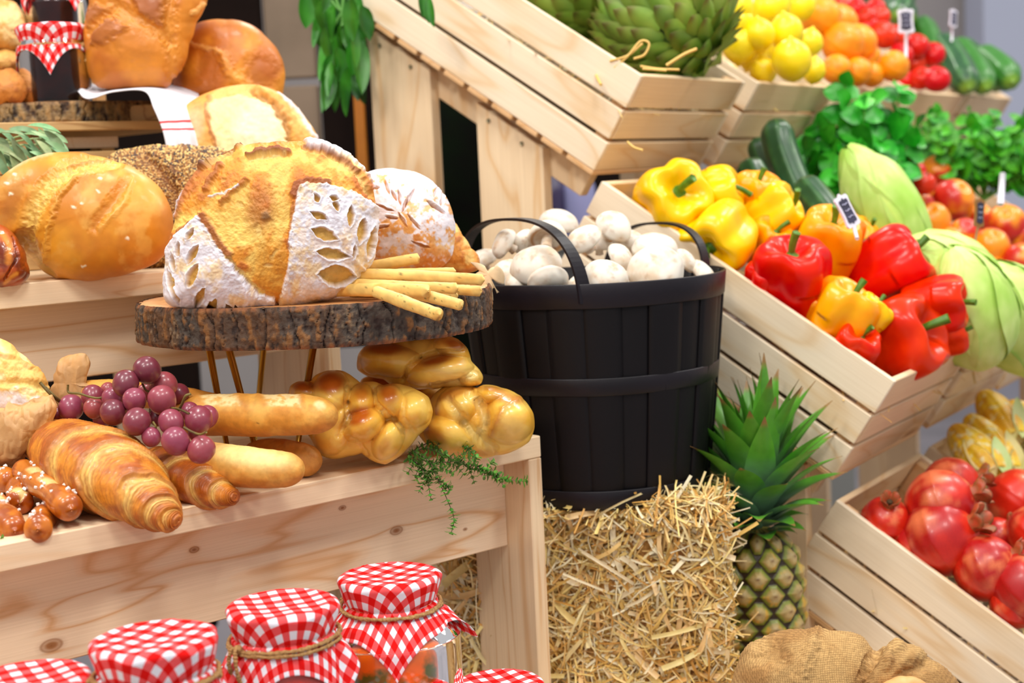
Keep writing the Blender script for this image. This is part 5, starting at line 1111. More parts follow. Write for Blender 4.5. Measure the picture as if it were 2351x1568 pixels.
a=cat(straws(3300,s_front,seed=1,lift=.005),straws(260,s_front,seed=61,lift=.009,W=(.004,.007),Lr=(.03,.07),cols=((255,240,200),(250,226,150),(252,214,150)))); b_=straws(600,s_top,seed=2); c_=cat(straws(650,s_edge,seed=3,lift=.010),straws(220,s_edge,seed=33,lift=.012,inplane=1.2,Lr=(.02,.045))); d_=straws(500,s_side,seed=4); e_=straws(260,s_cor,seed=5,Lr=(.015,.04))
V,F,Cc=cat(a,b_,c_,d_,e_); o=mk('straw',V,F,M_straw,bale,obl,col=Cc); tag(o,kind='stuff')
# ================================================================ pineapple
M_pine=attr_mat('pineapple skin',.5,.05,110,.16,.4,.0015,tex=200); M_pleaf=attr_mat('pineapple leaf',.45,.05,60,.12,.15,.0008,tex=120)
pc=P(1738,1215,1.90); pz=pc[2]; pineH=.205; pb=np.array([pc[0]+.002,pc[1]+.01,pz-pineH])
pi_=empty('pineapple',pb,'upright pineapple with a tall green crown standing right of the straw bale','pineapple'); rng_a=np.linspace(0,2*np.pi,260,endpoint=False); hz=np.linspace(0,1,230)
prof=.0535*np.clip(1-np.abs(2*hz-1)**3.2,0.0,1)**.42; prof=np.maximum(prof,.004); prof[0]=prof[-1]=.002
AA,HH=np.meshgrid(rng_a,hz); nu,nv=9,9.5; uu=AA/(2*np.pi)*nu; vv=HH*nv
bd_=np.full(AA.shape,9.); cu=np.zeros_like(AA); cv=np.zeros_like(AA)
for k in range(-1,13):
    o_=.5*(k%2); du=(uu-o_)-np.round(uu-o_); dv=vv-k; dd=np.maximum(np.abs(du)*1.0+np.abs(dv)*.5,np.abs(dv)*.72); m=dd<bd_; bd_=np.where(m,dd,bd_); cu=np.where(m,du,cu); cv=np.where(m,dv,cv)
e=bd_/.5; q_=np.stack([np.cos(AA)*3,np.sin(AA)*3,HH*9],-1); nn=fbm(q_*3,4,4)
dsp=.0055*(1-sm(e,.35,1.0))+.003*np.exp(-(cu**2*60+(cv-.12)**2*25))-.0015*sm(e,.85,1)+(nn-.5)*.0015
c_=mixc(lin((176,150,84)),lin((196,176,130)),np.exp(-(cu**2*30+cv**2*14))*.9); c_=mixc(c_,lin((120,136,40)),sm(e,.55,.78)*(1-sm(e,.9,1))*.9); c_=mixc(c_,lin((206,160,50)),sm(nn,.55,.7)*sm(e,.3,.5)*(1-sm(e,.7,.85))*.8); c_=mixc(c_,lin((48,34,18)),sm(e,.84,.97)); c_=mixc(c_,lin((110,70,30)),np.exp(-(cu**2*220+(cv-.1)**2*120))*.8)
R_=prof[:,None]+dsp*np.clip(prof/.03,0,1)[:,None]; V=np.stack([R_*np.cos(AA),R_*np.sin(AA),HH*pineH],-1).reshape(-1,3)
mk('fruit_body',V+pb,grid_faces(230,260),M_pine,pi_,pb,col=c_.reshape(-1,3))
Vs=[];Fs=[];Cs=[];n=0; rs=random.Random(12)
top=pb+UP*(pineH-.008)
def pleaf(base,dr,L,Wd,bend,pale):
    global n
    k=16;m=5; dr=dr/np.linalg.norm(dr); nrm=UP-dr*np.dot(UP,dr) if abs(dr[2])<.98 else np.array([1,0,0.])-dr*dr[0]; nrm/=np.linalg.norm(nrm); nrm=nrm; sd=np.cross(dr,nrm); t=np.linspace(0,1,k); cx=0;cz=0;V=[];C_=[]
    for i in range(k):
        a=bend*t[i]**1.3; 
        if i: cx+=math.cos(a)*L/(k-1); cz-=math.sin(a)*L/(k-1)
        w=Wd/2*min(1,(.62+1.5*t[i]*(1-t[i])))*(1-t[i]**2.6)+.0006; c0=base+dr*cx+nrm*cz; N2=nrm*math.cos(a)+dr*math.sin(a)
        for j in range(m):
            s=(j/(m-1)-.5)*2; V.append(c0+sd*w*s+N2*(.38*w*s*s+.0009*(1-s*s)))
            g=fbm(np.array([[t[i]*5,s*1.5,pale*9.]]),3,3)[0]; blu=1-sm(t[i]+g*.3,.35,.75)
            cc=np.array(lin((96,168,48)))*(1-blu)+np.array(lin((120,156,126)))*blu; cc=cc*(.75+.5*pale*.6); 
            if t[i]>.93: cc=np.array(lin((150,112,64)))
            C_.append(cc*(1.15 if abs(s)>.9 else 1))
    Vs.append(np.array(V)); Fs.append(grid_faces(k,m,False)+n); Cs.append(np.array(C_)); n+=k*m
for i in range(74):
    h=i/73; a=i*2.39996; el=math.radians(12+ 74*h**.75+rs.uniform(-6,6)); rr0=.020*(1-h*.65); L=(.030+.115*math.sin(min(1,h*1.55)*math.pi/2))*rs.uniform(.85,1.12)*(1 if h<.9 else .85)
    d0=np.array([math.cos(a)*math.cos(el),math.sin(a)*math.cos(el),math.sin(el)]); b0=top+np.array([math.cos(a)*rr0,math.sin(a)*rr0,h*.085]); pleaf(b0,d0,L,.034+.008*h*(1-h)*4,.5*(1-h)+.15-(.5 if rs.random()<.1 else 0),rs.random())
mk('crown',np.concatenate(Vs),np.concatenate(Fs),M_pleaf,pi_,pb,col=np.clip(np.concatenate(Cs),0,1))
v=part('support_block',box((pb[0]-.04,pb[1]-.04,.5505),(.08,0,0),(0,.08,0),(0,0,pb[2]-.5508)),W_old,None,np.array([pb[0],pb[1],.55])); tag(v,'plain wooden block carrying the pineapple','block')
# ================================================================ sack
def paint_K(X,Y,F,V):
    n=fbm(q3(X,Y,60,2),3,4); c_=mixc(lin((206,166,106)),lin((180,136,80)),sm(n,.4,.65))
    wv_=(np.sin(X*1.25+np.sin(Y*.05)*4)*.5+.5)*(np.sin(Y*1.25+np.sin(X*.04)*4)*.5+.5); c_=mixc(c_,lin((120,82,42)),(1-sm(wv_,.05,.3))*.5); d=(n-.5)*.006+wv_*.0008
    return paint(X,Y,c_,d,[('e',(1775,1500,36,34,0),22,-.012,None,0),('s',([(1880,1450),(1860,1500),(1840,1580)],10),18,.007,None,0),('s',([(2010,1505),(1990,1540),(1975,1600)],9),14,-.012,lin((150,108,58)),.35),('s',([(2060,1482),(2040,1500),(2030,1530)],8),12,.007,None,0),('s',([(2125,1520),(2080,1545),(2040,1600)],10),16,-.010,lin((140,100,54)),.3)],8,2)
o=blob('burlap_sack',[(1650,1700),(1672,1600),(1692,1530),(1716,1480),(1760,1455),(1820,1448),(1880,1452),(1940,1448),(1980,1462),(2005,1492),(2030,1484),(2070,1475),(2110,1486),(2150,1520),(2200,1568),(2230,1640),(2220,1760),(2000,1830),(1800,1830),(1690,1800)],1.66,.09,.07,attr_mat('burlap',.95,0,300,.12,.5,.001,tex=500),nt=420,nr=160,center=(1930,1640),ep=.7,paint_f=paint_K); tag(o,'open brown burlap sack at the bottom edge in front of the pomegranate crate','sack')
o=blob('potato',[(2020,1575),(2045,1560),(2080,1553),(2110,1558),(2135,1580),(2130,1620),(2070,1640),(2020,1610)],1.575,.022,.03,flat('potato skin',lin((226,176,112)),.55,lin((206,150,86)),40,bs=.2),nt=90,nr=30); tag(o,'pale potato peeking out of the burlap sack at the bottom edge','potato')
# ================================================================ produce in the crates
def on_crate(x,y,O,h): return ray_plane(x,y,O+N*h,N)
def tmpl(name,prof,mat,m=40,f=None,col=None,ns=60,bump_=0.,seed=0):
    sp=smooth_path([(a,0,b) for a,b in prof],ns); v,ff=lathe([(max(q[0],.0001),q[2]) for q in sp],m,f=f)
    if bump_: v=v*(1+(fbm(v*1.5+seed,seed,3)-.5)*bump_)[:,None]
    c_=col(v) if col else None
    return mk(name,v,ff,mat,None,np.zeros(3),col=c_)
class Kind:
    def __init__(s,variants): s.v=variants; s.used=0
    def get(s):
        i=s.used; s.used+=1
        if i<len(s.v): return s.v[i]
        src=s.v[i%len(s.v)]; return copy_tree(src)
def place(kind,x,y,rpx,O,h,axis,label,cat,group,spin=None,sc=(1,1,1),pos=None):
    p=on_crate(x,y,O,h) if pos is None else pos; rw=rpx*depth(p)/FPX*.9
    for _ in range(2):
        a_=np.dot(p-O,A); d_=-np.dot(p-O,D)
        if a_<.0085+rw: p=ray_plane(x,y,O+A*(.0085+rw),A)
        elif a_>CW-.0085-rw and np.dot(p-O,N)<rw: p=ray_plane(x,y,O+A*(CW-.0085-rw),A)
        if d_<.0085+rw and np.dot(p-O,N)<rw*.8: p=ray_plane(x,y,O-D*(.0085+rw),D)
    s=rpx*depth(p)/FPX; o=kind.get(); R_=frame_from(axis)
    o.matrix_world=Matrix.Translation(Vector(p))@Matrix(R_.tolist()).to_4x4()@Matrix.Rotation(spin if spin is not None else kind.used*1.7,4,'Z')@Matrix.Diagonal((s*sc[0],s*sc[1],s*sc[2],1)); tag(o,label,cat,group); return o
# bell peppers: body with stem children
def pepper(seed,mat):
    r=empty('bell_pepper',(0,0,0),'x','bell pepper'); m,n=72,70
    cp=[(.0001,.60),(.12,.60),(.28,.70),(.50,.86),(.76,.90),(.95,.70),(1.0,.38),(.98,0),(.90,-.45),(.78,-.85),(.58,-1.05),(.34,-1.02),(.14,-.90),(.0001,-.86)]
    sp=smooth_path([(a,0,b) for a,b in cp],n); rs_=random.Random(seed); lob=4 if seed%3 else 3
    def ff(a,s): return 1-(.13+.07*s)*np.abs(np.cos(a*lob/2+seed))**3.5*np.clip(s*3,0.3,1)*1.3+.05*np.sin(a+seed)+.03*np.sin(a*2+seed*2)
    v,f=lathe([(max(q[0],.0001),q[2]) for q in sp],m,f=ff); rr=np.hypot(v[:,0],v[:,1]); an=np.arctan2(v[:,1],v[:,0]); v[:,2]+=.10*np.cos(an*lob+2*seed+3.14)*np.clip(rr,0,1)*np.sign(v[:,2])*-.6; v[:,0]+=.10*math.sin(seed)*(v[:,2]/1)**2
    v=v*(1+(fbm(v*1.3+seed,seed,3)-.5)*.10)[:,None]; mk('body',v,f,mat,r,np.zeros(3))
    ben=rs_.uniform(-.5,.5); st=smooth_path([(0,0,.56),(0,.0,.72),(.06+ben*.3,.03,.95),(.18+ben*.9,.10,1.22)],30); rad=np.interp(np.linspace(0,1,30),[0,.15,.3,.9,1],[.26,.14,.075,.10,.105]); vv,ff2=tube(st,rad,14,up=(0,1,.1),disp=lambda s,a:.12*np.cos(5*a)); mk('stem',vv,ff2,M_pst,r,np.zeros(3)); return r
M_pst=flat('pepper stem',lin((92,140,30)),.45,lin((60,110,24)),5)
M_py=flat('yellow pepper skin',lin((255,206,0)),.3,lin((255,186,0)),1.2,spec=.3,coat=.16,coat_r=.22,sss=.1)
M_po=flat('orange pepper skin',lin((252,150,0)),.3,lin((255,176,0)),1.2,spec=.3,coat=.16,coat_r=.22,sss=.1)
M_pr=flat('red pepper skin',lin((236,50,0)),.3,lin((218,26,0)),1.5,coat=.14,coat_r=.2,sss=.08,rnd=.06,spec=.22)
KY=Kind([pepper(1,M_py),pepper(2,M_py)]); KO=Kind([pepper(4,M_po),pepper(5,M_po)]); KR=Kind([pepper(7,M_pr),pepper(8,M_pr),pepper(3,M_pr)])
G='bell peppers in the middle row crate'; c6='bell pepper'
PL=[(KY,1540,462,92,.055,(.25,.35,.95),'yellow pepper at the top left of its crate, its green stem facing out'),
 (KY,1640,440,62,.045,(.9,.25,.3),'yellow pepper lobe right behind the top left pepper'),
 (KY,1650,545,92,.065,(-.35,-.35,.55),'bright yellow pepper resting on the left crate board, bottom end up'),
 (KO,1735,460,64,.05,(.1,.8,.35),'orange-yellow pepper with a curled stem behind the bright yellow one'),
 (KY,1775,500,70,.045,(.7,.4,.3),'yellow pepper behind, in the middle of the crate near the cucumbers'),
 (KO,1770,560,56,.02,(.2,.5,.4),'orange pepper deep between the yellow ones'),
 (KO,1900,562,84,.055,(.15,.9,.55),'orange pepper with a long arched stem in the middle of the crate'),
 (KO,1970,550,50,.04,(.6,.6,.3),'small orange pepper part under the slanted chalk tag'),
 (KR,1815,640,96,.065,(-.05,.85,.45),'red pepper leaning on the left board, its stem pointing up'),
 (KO,1930,730,84,.035,(.4,.8,.3),'tall orange-yellow pepper between two red ones at the left board'),
 (KY,1990,725,50,.03,(.6,.7,.2),'yellow pepper lobe right of the tall orange one'),
 (KR,2040,610,88,.065,(.75,.5,.25),'red pepper behind with a dark stem, left of the cabbage'),
 (KR,1985,610,50,.045,(0,.9,.2),'red pepper with a thin upright stem in the middle of the crate'),
 (KR,2150,700,72,.06,(.9,.1,.35),'dark red pepper at the right with its stem pointing right'),
 (KR,2050,780,112,.080,(.75,.35,.55),'largest red pepper at the near corner of the crate'),
 (KR,2172,768,50,.03,(.9,.2,.3),'red pepper squeezed in the right near corner of the crate'),
 (KR,1760,650,50,.02,(0,.6,.5),'red pepper low against the left board'),
 (KR,1960,800,60,.0,(.3,.6,.5),'red pepper buried low behind the left board'),
 (KO,1880,720,50,.0,(.3,.6,.5),'orange pepper buried low in the middle')]
for k,x,y,r,h,ax_,lb in PL: place(k,x,y,r,OL,h,ax_,lb,c6,G)
# cucumbers and courgettes
def cuke(pts,r,lb,grp,seed,dark=(28,74,36),light=(70,120,60),tip=(140,180,40)):
    w=smooth_path([np.asarray(p) for p in pts],90); L=np.linalg.norm(np.diff(w,axis=0),axis=1).sum(); t=np.linspace(0,1,90); e=np.minimum(t,1-t)*L/(r*1.4); rad=r*np.clip(1-(1-np.clip(e,0,1))**2,.004,1)**.5
    v,f=tube(w,rad,40,up=(.1,.2,1),disp=lambda s,a:.035*np.cos(a*8)); an=np.concatenate([np.tile(np.linspace(0,2*np.pi,40,endpoint=False),90),[0,0]]); s=np.concatenate([np.repeat(t,40),[0,1]])
    c_=mixc(lin(dark),lin(light),sm(np.cos(an*8)*.4+fbm(v*60,seed,3)*.9,.45,.9)*.6); c_=mixc(c_,lin(tip),sm(s,.93,1.)*.7); o=mk('cucumber',v,f,M_cuke,None,w[45],col=c_); tag(o,lb,'cucumber',grp); return o
M_cuke=attr_mat('cucumber skin',.38,.15,60,.1,.1,.001)
L1=OL+A*PER; L2=OL+A*2*PER; L3=OL+A*3*PER
def pp(x,y,z): return P(x,y,z)
G='cucumbers standing in the middle row behind the yellow peppers'
cuke([P(1778,275,2.42),P(1795,350,2.40),P(1830,440,2.36),P(1870,520,2.32)],.026,'tallest cucumber, upright behind the yellow peppers',G,1)
cuke([P(1735,318,2.47),P(1760,380,2.45),P(1800,450,2.42),P(1830,520,2.40)],.020,'thin dark cucumber left of the tallest one',G,2)
cuke([P(1712,372,2.38),P(1735,410,2.36),P(1770,480,2.32)],.024,'short cucumber tip low at the left behind the yellow peppers',G,3)
cuke([P(1840,418,2.26),P(1880,465,2.22),P(1920,520,2.18),P(1960,590,2.12)],.024,'cucumber lying down to the chalk tag right of the tallest one',G,4)
# cabbages
M_cab=leafmat('cabbage leaf',lin((206,232,130)),lin((168,212,84)),.5,14)
def cabbage(c_,axis,Lh,Rr,lb,seed,nl=11):
    c_=np.asarray(c_); nl=7; rs_=random.Random(seed); r=empty('pointed_cabbage',c_,lb,'cabbage','pale pointed cabbages in the middle row'); R_=frame_from(axis)
    prof=[(.0001,-1.02),(.35,-.98),(.72,-.72),(.95,-.3),(1.0,.05),(.86,.5),(.55,.85),(.25,1.06),(.0001,1.14)]; sp=smooth_path([(a,0,b) for a,b in prof],40); v,f=lathe([(max(q[0]*.93,.0001),q[2]*.97) for q in sp],48); v=v*np.array([Rr,Rr,Lh]); v=v@R_.T+c_
    mk('heart',v,f,M_cab,r,c_,col=np.ones((len(v),3)))
    V=[];F=[];C_=[];n=0
    for i in range(nl):
        a0=i*2.4+seed; wd=1.7; K=20;m=17; t=np.linspace(0,1,K); pr=np.interp(np.linspace(0,1,K)*.93,np.linspace(0,1,40),np.maximum(sp[:,0],0)); pz_=np.interp(np.linspace(0,1,K)*.93,np.linspace(0,1,40),sp[:,2]); out=1.0+.03*(i%4)
        for k in range(K):
            for j in range(m):
                s=(j/(m-1)-.5)*2; wA=wd*(.35+.65*math.sin(min(1,t[k]*1.15)*math.pi*.93))*s; rr=Rr*pr[k]*(out+.10*abs(s)**4+.03*math.sin(14*t[k]+4*s)*abs(s)+.012*math.sin(9*t[k]+5*s)+.02*math.exp(-(s/.06)**2)-.012*math.exp(-((abs(s)*3-t[k]*3+.2)%1-.5)**2/.02)); V.append((rr*math.cos(a0+wA),rr*math.sin(a0+wA),Lh*pz_[k]*(1+.01*i)))
                vein=max(math.exp(-(s/.07)**2),.6*math.exp(-((((abs(s)-t[k]*.9)*4)%1-.5)/.10)**2)); C_.append(np.array([1,1,1.])*(1-.0*i)*(1-vein*0)+vein*np.array([.35,.22,.9])-.22*sm(abs(s),.9,1.)*0)
        F.append(grid_faces(K,m,False)+n); n+=K*m
    V=np.array(V)@R_.T+c_; mk('outer_leaves',V,np.concatenate(F),M_cab,r,c_,col=np.clip(np.array(C_),0,1.4)); return r
cabbage(P(2030,480,2.33),(-.55,.8,.2),.100,.050,'pointed cabbage highest, leaning beside the tomatoes behind the tag',1)
cabbage(P(2180,645,2.18),(-.75,.50,.45),.085,.062,'pale cabbage in the middle right of the red peppers',2)
cabbage(P(2222,712,2.14),(-.35,.85,.3),.085,.060,'light green cabbage against the corner of the pepper crate',3)
cabbage(P(2330,730,2.26),(-.6,.6,.4),.10,.066,'bright green cabbage at the right edge of the photo',5)
# round fruit
M_nec=attr_mat('nectarine skin',.35,.25,30,.05,.04,.001); M_tomf=flat('tomato skin',lin((228,44,8)),.3,lin((212,26,6)),1.2,coat=.15,coat_r=.2,rnd=.08,spec=.25); M_cal=flat('tomato calyx',lin((70,110,34)),.6)
def sph(name,mat,dimple=.12,col=None,seed=0,ob=.92): 
    return tmpl(name,[(.0001,ob-dimple),(.15,ob-dimple*.5),(.4,ob*.93),(.75,ob*.68),(.98,.2),(1,0),(.97,-.25),(.74,-ob*.7),(.4,-ob*.95),(.0001,-ob)],mat,36,col=col,bump_=.06,seed=seed)
def ncol(seed): return lambda v: mixc(lin((250,150,20)),lin((206,34,16)),sm(fbm(v*.9+seed,seed,3)+v[:,0]*.12,.42,.60))
KN=Kind([sph('nectarine',M_nec,.2,ncol(1),1),sph('nectarine',M_nec,.2,ncol(3),2),sph('nectarine',M_nec,.2,ncol(9),3)])
def tomato(seed):
    o=sph('tomato',M_tomf,.14,None,seed,.82); ls=[leaf(np.array([.08*math.cos(a),.08*math.sin(a),.72]),(math.cos(a),math.sin(a),.28),(0,0,1),.5,.14,.5,n=6,m=3) for a in np.arange(5)*1.2566]; v,f=merge(ls+[tube([(0,0,.66),(0,.02,.95)],.05,8,up=(1,0,0))]); mk('calyx',v,f,M_cal,o,np.zeros(3)); return o
KT=Kind([tomato(1),tomato(2)])
G='nectarines in the middle row'
for x,y,r,h,lb in [(2188,460,50,.05,'large red-orange nectarine standing out in the middle of its heap'),(2152,395,40,.05,'reddish nectarine at the left end of the fruit heap'),(2105,430,40,.045,'nectarine just right of the highest cabbage'),(2140,505,42,.045,'red nectarine left of the tag with the brown rim'),(2110,470,34,.03,'nectarine tucked behind the highest cabbage'),(2215,535,36,.03,'dark red nectarine low in the heap near the brown rimmed tag'),(2275,565,44,.05,'nectarine right of the stick of the brown rimmed tag'),(2310,515,48,.055,'orange nectarine at the right, under the plain stick'),(2345,540,40,.05,'orange nectarine at the right edge of the photo'),(2290,615,40,.045,'yellow-orange nectarine lowest in the heap'),(2345,600,44,.05,'orange nectarine at the right edge above the green cabbage'),(2200,580,36,.02,'nectarine behind the pale cabbage'),(2245,500,36,.03,'nectarine directly behind the brown rimmed tag'),(2180,555,36,.02,'nectarine low at the left, beside the pale cabbage top')]:
    place(KN,x,y,r,L2,h,(.3*math.sin(x),.5,.6),lb,'nectarine',G)
G='tomatoes on the vine at the far end of the middle row'
for x,y,r,lb in [(2095,395,34,'vine tomato right above the highest cabbage'),(2075,425,30,'vine tomato beside the cabbage tip'),(2120,420,30,'vine tomato with a green stalk across it')]:
    place(KT,x,y,r,L2,.075,(.2,.7,.5),lb,'tomato',G)
# lemons / oranges / tomatoes / cucumbers in the top row
M_lem=flat('lemon peel',lin((255,222,0)),.38,lin((255,226,10)),3,coat=.15,bs=.12,bscale=22,rnd=.05); M_ora=flat('orange peel',lin((255,160,0)),.4,lin((255,146,0)),3,coat=.1,bs=.12,bscale=24,rnd=.06)
lem=lambda s: tmpl('lemon',[(.0001,1.32),(.10,1.26),(.20,1.12),(.5,.93),(.85,.55),(1,0),(.85,-.55),(.5,-.93),(.18,-1.10),(.10,-1.18),(.0001,-1.2)],M_lem,36,bump_=.07,seed=s)
KL=Kind([lem(1),lem(2)]); G='lemons in the top row'
U1=OU+A*PER;U2=OU+A*2*PER;U3=OU+A*3*PER;U4=OU+A*4*PER
for x,y,r,h,ax_,lb in [(1690,22,42,.08,(.5,.7,.3),'lemon at the top left of the heap beside the artichoke'),(1770,18,46,.085,(.8,.5,.2),'lemon high in the middle at the top edge'),(1640,-5,34,.07,(.4,.7,.2),'lemon peeking over the artichoke at the top edge'),(1690,52,44,.07,(.6,-.6,.3),'lemon just right of the artichoke shoulder'),(1700,102,46,.055,(.1,1,.1),'upright lemon touching the artichoke'),(1745,80,38,.06,(-.2,.9,.2),'narrow lemon in the middle of the heap'),(1805,75,44,.075,(-.2,.8,.4),'round lemon upper right of the nearest one'),(1818,138,50,.055,(-.15,.8,.5),'nearest and largest looking lemon at the front board'),(1752,163,34,.03,(-.5,.4,.6),'lemon lowest at the front left corner of its crate'),(1858,100,34,.05,(.2,.9,.1),'lemon at the right beside the oranges'),(1868,162,30,.03,(.1,.9,.2),'lemon half hidden right of the nearest one'),(1840,15,36,.09,(.4,.8,.1),'lemon at the top edge next to the oranges'),(1730,130,36,.02,(.3,.6,.3),'lemon low behind the nearest lemons'),(1790,110,34,.02,(.3,.6,.3),'lemon hidden in the middle of the heap')]:
    place(KL,x,y,r*.92,U1,h,ax_,lb,'lemon',G)
KOr=Kind([sph('orange',M_ora,.06,None,1,.98),sph('orange',M_ora,.06,None,2,.96)]); G='oranges in the top row'
for x,y,r,h,lb in [(1885,40,50,.08,'upper left orange of the big four'),(1935,100,52,.07,'large orange in the middle of the heap, foremost of the big ones'),(1968,100,48,.065,'orange overlapping the large one on its right'),(1860,10,44,.08,'orange at the top edge beside the lemons'),(1925,55,48,.07,'orange behind the large middle one'),(1920,158,36,.04,'orange low at the left front board'),(1968,165,36,.035,'orange low in the middle front'),(2052,152,38,.06,'single round orange at the right with the tag stick behind'),(2003,172,30,.03,'orange low right of centre at the front board'),(1990,130,34,.02,'orange deep in the heap')]:
    place(KOr,x,y,r*.95,U2,h,(.3,.6,.5),lb,'orange',G)
G='tomatoes in the top row'
for x,y,r,h,lb in [(1932,12,26,.09,'tomato at the top edge left of the heap'),(1962,20,26,.09,'tomato near the top edge, second from the left'),(1985,40,27,.085,'tomato right of the one near the top edge'),(2020,38,25,.08,'glossy tomato high in the heap below the cucumbers'),(1962,55,24,.07,'tomato left above the oranges'),(1995,58,22,.07,'small tomato between the higher ones'),(2028,80,34,.07,'large dark tomato behind the tag stick'),(2055,85,30,.065,'large tomato touching the tag stick'),(2105,105,30,.065,'tomato right of the tag stick, upper'),(2140,125,30,.06,'tomato at the right of the heap, upper'),(2070,125,28,.05,'tomato low behind the single orange'),(2115,180,28,.045,'tomato at the front board, left of the corner one'),(2150,182,32,.045,'tomato at the front right corner of its crate'),(2080,185,24,.03,'tomato low beside the single orange'),(2100,145,26,.03,'tomato under the upper right pair'),(2010,20,24,.08,'tomato at the top beside the far cucumber')]:
    place(KT,x,y,r,U3,h,(.4*math.sin(x*3),.4,.7),lb,'tomato',G)
G='cucumbers in the top row'; dz=3.35
for i,(a,b_,z,r,lb) in enumerate([((2070,-15),(2060,40),3.5,.030,'cucumber at the top edge above the tomatoes'),((2110,50),(2150,150),3.5,.030,'upright cucumber between the two chalk tags'),((2150,90),(2225,205),3.42,.034,'long cucumber left in its crate'),((2190,100),(2265,205),3.45,.032,'long cucumber second from the left in its crate'),((2200,100),(2300,200),3.55,.028,'light green cucumber in the middle'),((2240,125),(2325,190),3.5,.036,'bright green cucumber rightmost of its crate'),((1990,-30),(2090,50),3.6,.034,'cucumber lying along the top edge')]):
    m=P((a[0]+b_[0])/2+5,(a[1]+b_[1])/2-4,z); cuke([P(*a,z+.08),m,P(*b_,z-.08)],r,lb,G,i+10,dark=(34,84,44) if i%2==0 else (50,120,30),light=(90,150,80),tip=(150,190,50))
# artichokes
M_art=leafmat('artichoke bract',lin((88,132,34)),lin((140,164,66)),.55,9)
def artichoke(c_,axis,R0,lb,seed):
    c_=np.asarray(c_); rs_=random.Random(seed); r=empty('artichoke',c_,lb,'artichoke','large artichokes in the nearest top crate'); R_=frame_from(axis); v,f=lathe([(max(q[0],.0001),q[2]) for q in smooth_path([(.0001,0,-.85),(.6,0,-.7),(.86,0,-.2),(.8,0,.35),(.5,0,.75),(.0001,0,.92)],30)],30); v=(v*R0*.96)@R_.T+c_; mk('core',v,f,M_art,r,c_,col=np.full((len(v),3),.6))
    V=[];F=[];C_=[];n=0; rows=13
    for k in range(rows):
        ph=-1.25+2.55*k/(rows-1); cnt=max(5,int(18*math.cos(ph*.92)+2)); 
        for j in range(cnt):
            a=(j+.5*(k%2))*2*math.pi/cnt+rs_.uniform(-.06,.06); rd=np.array([math.cos(a)*math.cos(ph),math.sin(a)*math.cos(ph),math.sin(ph)*.92])*R0*.92
            tg=np.array([-math.cos(a)*math.sin(ph),-math.sin(a)*math.sin(ph),math.cos(ph)]); nr=np.array([math.cos(a)*math.cos(ph),math.sin(a)*math.cos(ph),math.sin(ph)])
            v,f=leaf(rd-tg*R0*.16,tg*1.0+nr*.36,nr,R0*.56*rs_.uniform(.9,1.15),R0*.34,.25-.5*rs_.random(),n=9,m=7,shape=.62,cup=-.4)
            tt=np.repeat(np.linspace(0,1,9),7); cc=mixc(np.array([1.1,1.05,.9]),np.array([.75,.38,.5]),sm(tt,.66,.95)); cc=cc*rs_.uniform(.75,1.15); side=np.tile(np.abs(np.linspace(-1,1,7)),9); cc=mixc(cc,np.array([1.15,.9,.7])*.9,sm(side,.75,1)*.4)
            V.append(v);F+=[tuple(i+n for i in q) for q in f];C_.append(cc);n+=len(v)
    V=np.concatenate(V)@R_.T+c_; mk('bracts',V,F,M_art,r,c_,col=np.concatenate(C_))
artichoke(P(1530,50,2.25),(-.75,.62,-.1),.106,'huge green artichoke at the near end of its crate, straw stuck to it',3)
artichoke(P(1330,-12,2.36),(-.6,.7,.0),.095,'artichoke further back at the top edge, left of the huge one',5)
# sets of loose straw in the crates
def bed(O,h,n,seed,lb,red=None):
    def s_(rg): return O-D*rg.uniform(.02,CL-.02)+A*rg.uniform(.015,CW-.015)-N*(CH-h)+N*rg.uniform(-.01,.01),N,A,D
    V,F,Cc=straws(n,s_,seed=seed,Lr=(.03,.08),W=(.0015,.0035)); c0=O-D*CL/2+A*CW/2-N*(CH-h)
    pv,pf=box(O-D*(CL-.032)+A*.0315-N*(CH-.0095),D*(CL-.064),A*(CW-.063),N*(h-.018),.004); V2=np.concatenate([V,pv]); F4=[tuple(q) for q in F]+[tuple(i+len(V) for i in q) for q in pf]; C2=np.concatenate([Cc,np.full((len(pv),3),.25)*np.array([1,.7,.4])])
    o=mk('straw_bedding',V2,F4,M_straw,None,c0,col=C2); tag(o,lb,'straw',kind='stuff')
for O_,h,n_,sd,lb in ((OU,.10,420,31,'loose straw under the artichokes'),(U1,.11,200,32,'straw under the lemons'),(U2,.11,160,33,'straw under the oranges'),(U3,.11,160,34,'straw under the top tomatoes'),(U4,.10,120,35,'straw under the top cucumbers'),(OL,.10,300,36,'straw under the bell peppers'),(L1,.09,260,37,'straw under the cabbages'),(L2,.10,200,38,'straw under the nectarines'),(OB,.07,420,39,'straw under the pomegranates'),(OB+A*PER,.085,260,40,'straw under the corn')):
    bed(O_,h,n_,sd,lb)
# strands hanging on the artichoke crate
def strand(pts,w=.0016,col_=(222,178,96)):
    v,f=tube(smooth_path([P(*p) for p in pts],30),w,6,up=(.1,1,.2)); return v,f
v,f=merge([strand([(1365,165,2.14),(1372,180,2.10),(1380,195,2.08)],.0022),strand([(1410,155,2.1),(1440,130,2.09),(1470,95,2.09),(1490,100,2.09),(1480,125,2.09),(1455,135,2.09)]),strand([(1400,140,2.1),(1440,128,2.09),(1475,100,2.1)]),strand([(1470,152,2.08),(1510,158,2.075),(1560,160,2.07)]),strand([(1475,158,2.06),(1530,162,2.06)]),strand([(1530,150,2.08),(1570,125,2.08),(1600,112,2.08)],.0022),strand([(1440,325,2.05),(1455,338,2.045),(1476,345,2.04)])]); o=mk('straw_strands',v,f,flat('straw strand',lin((232,190,104)),.5),None,P(1470,130,2.08)); tag(o,'few straw strands clinging to the front of the artichoke crate','straw',kind='stuff')
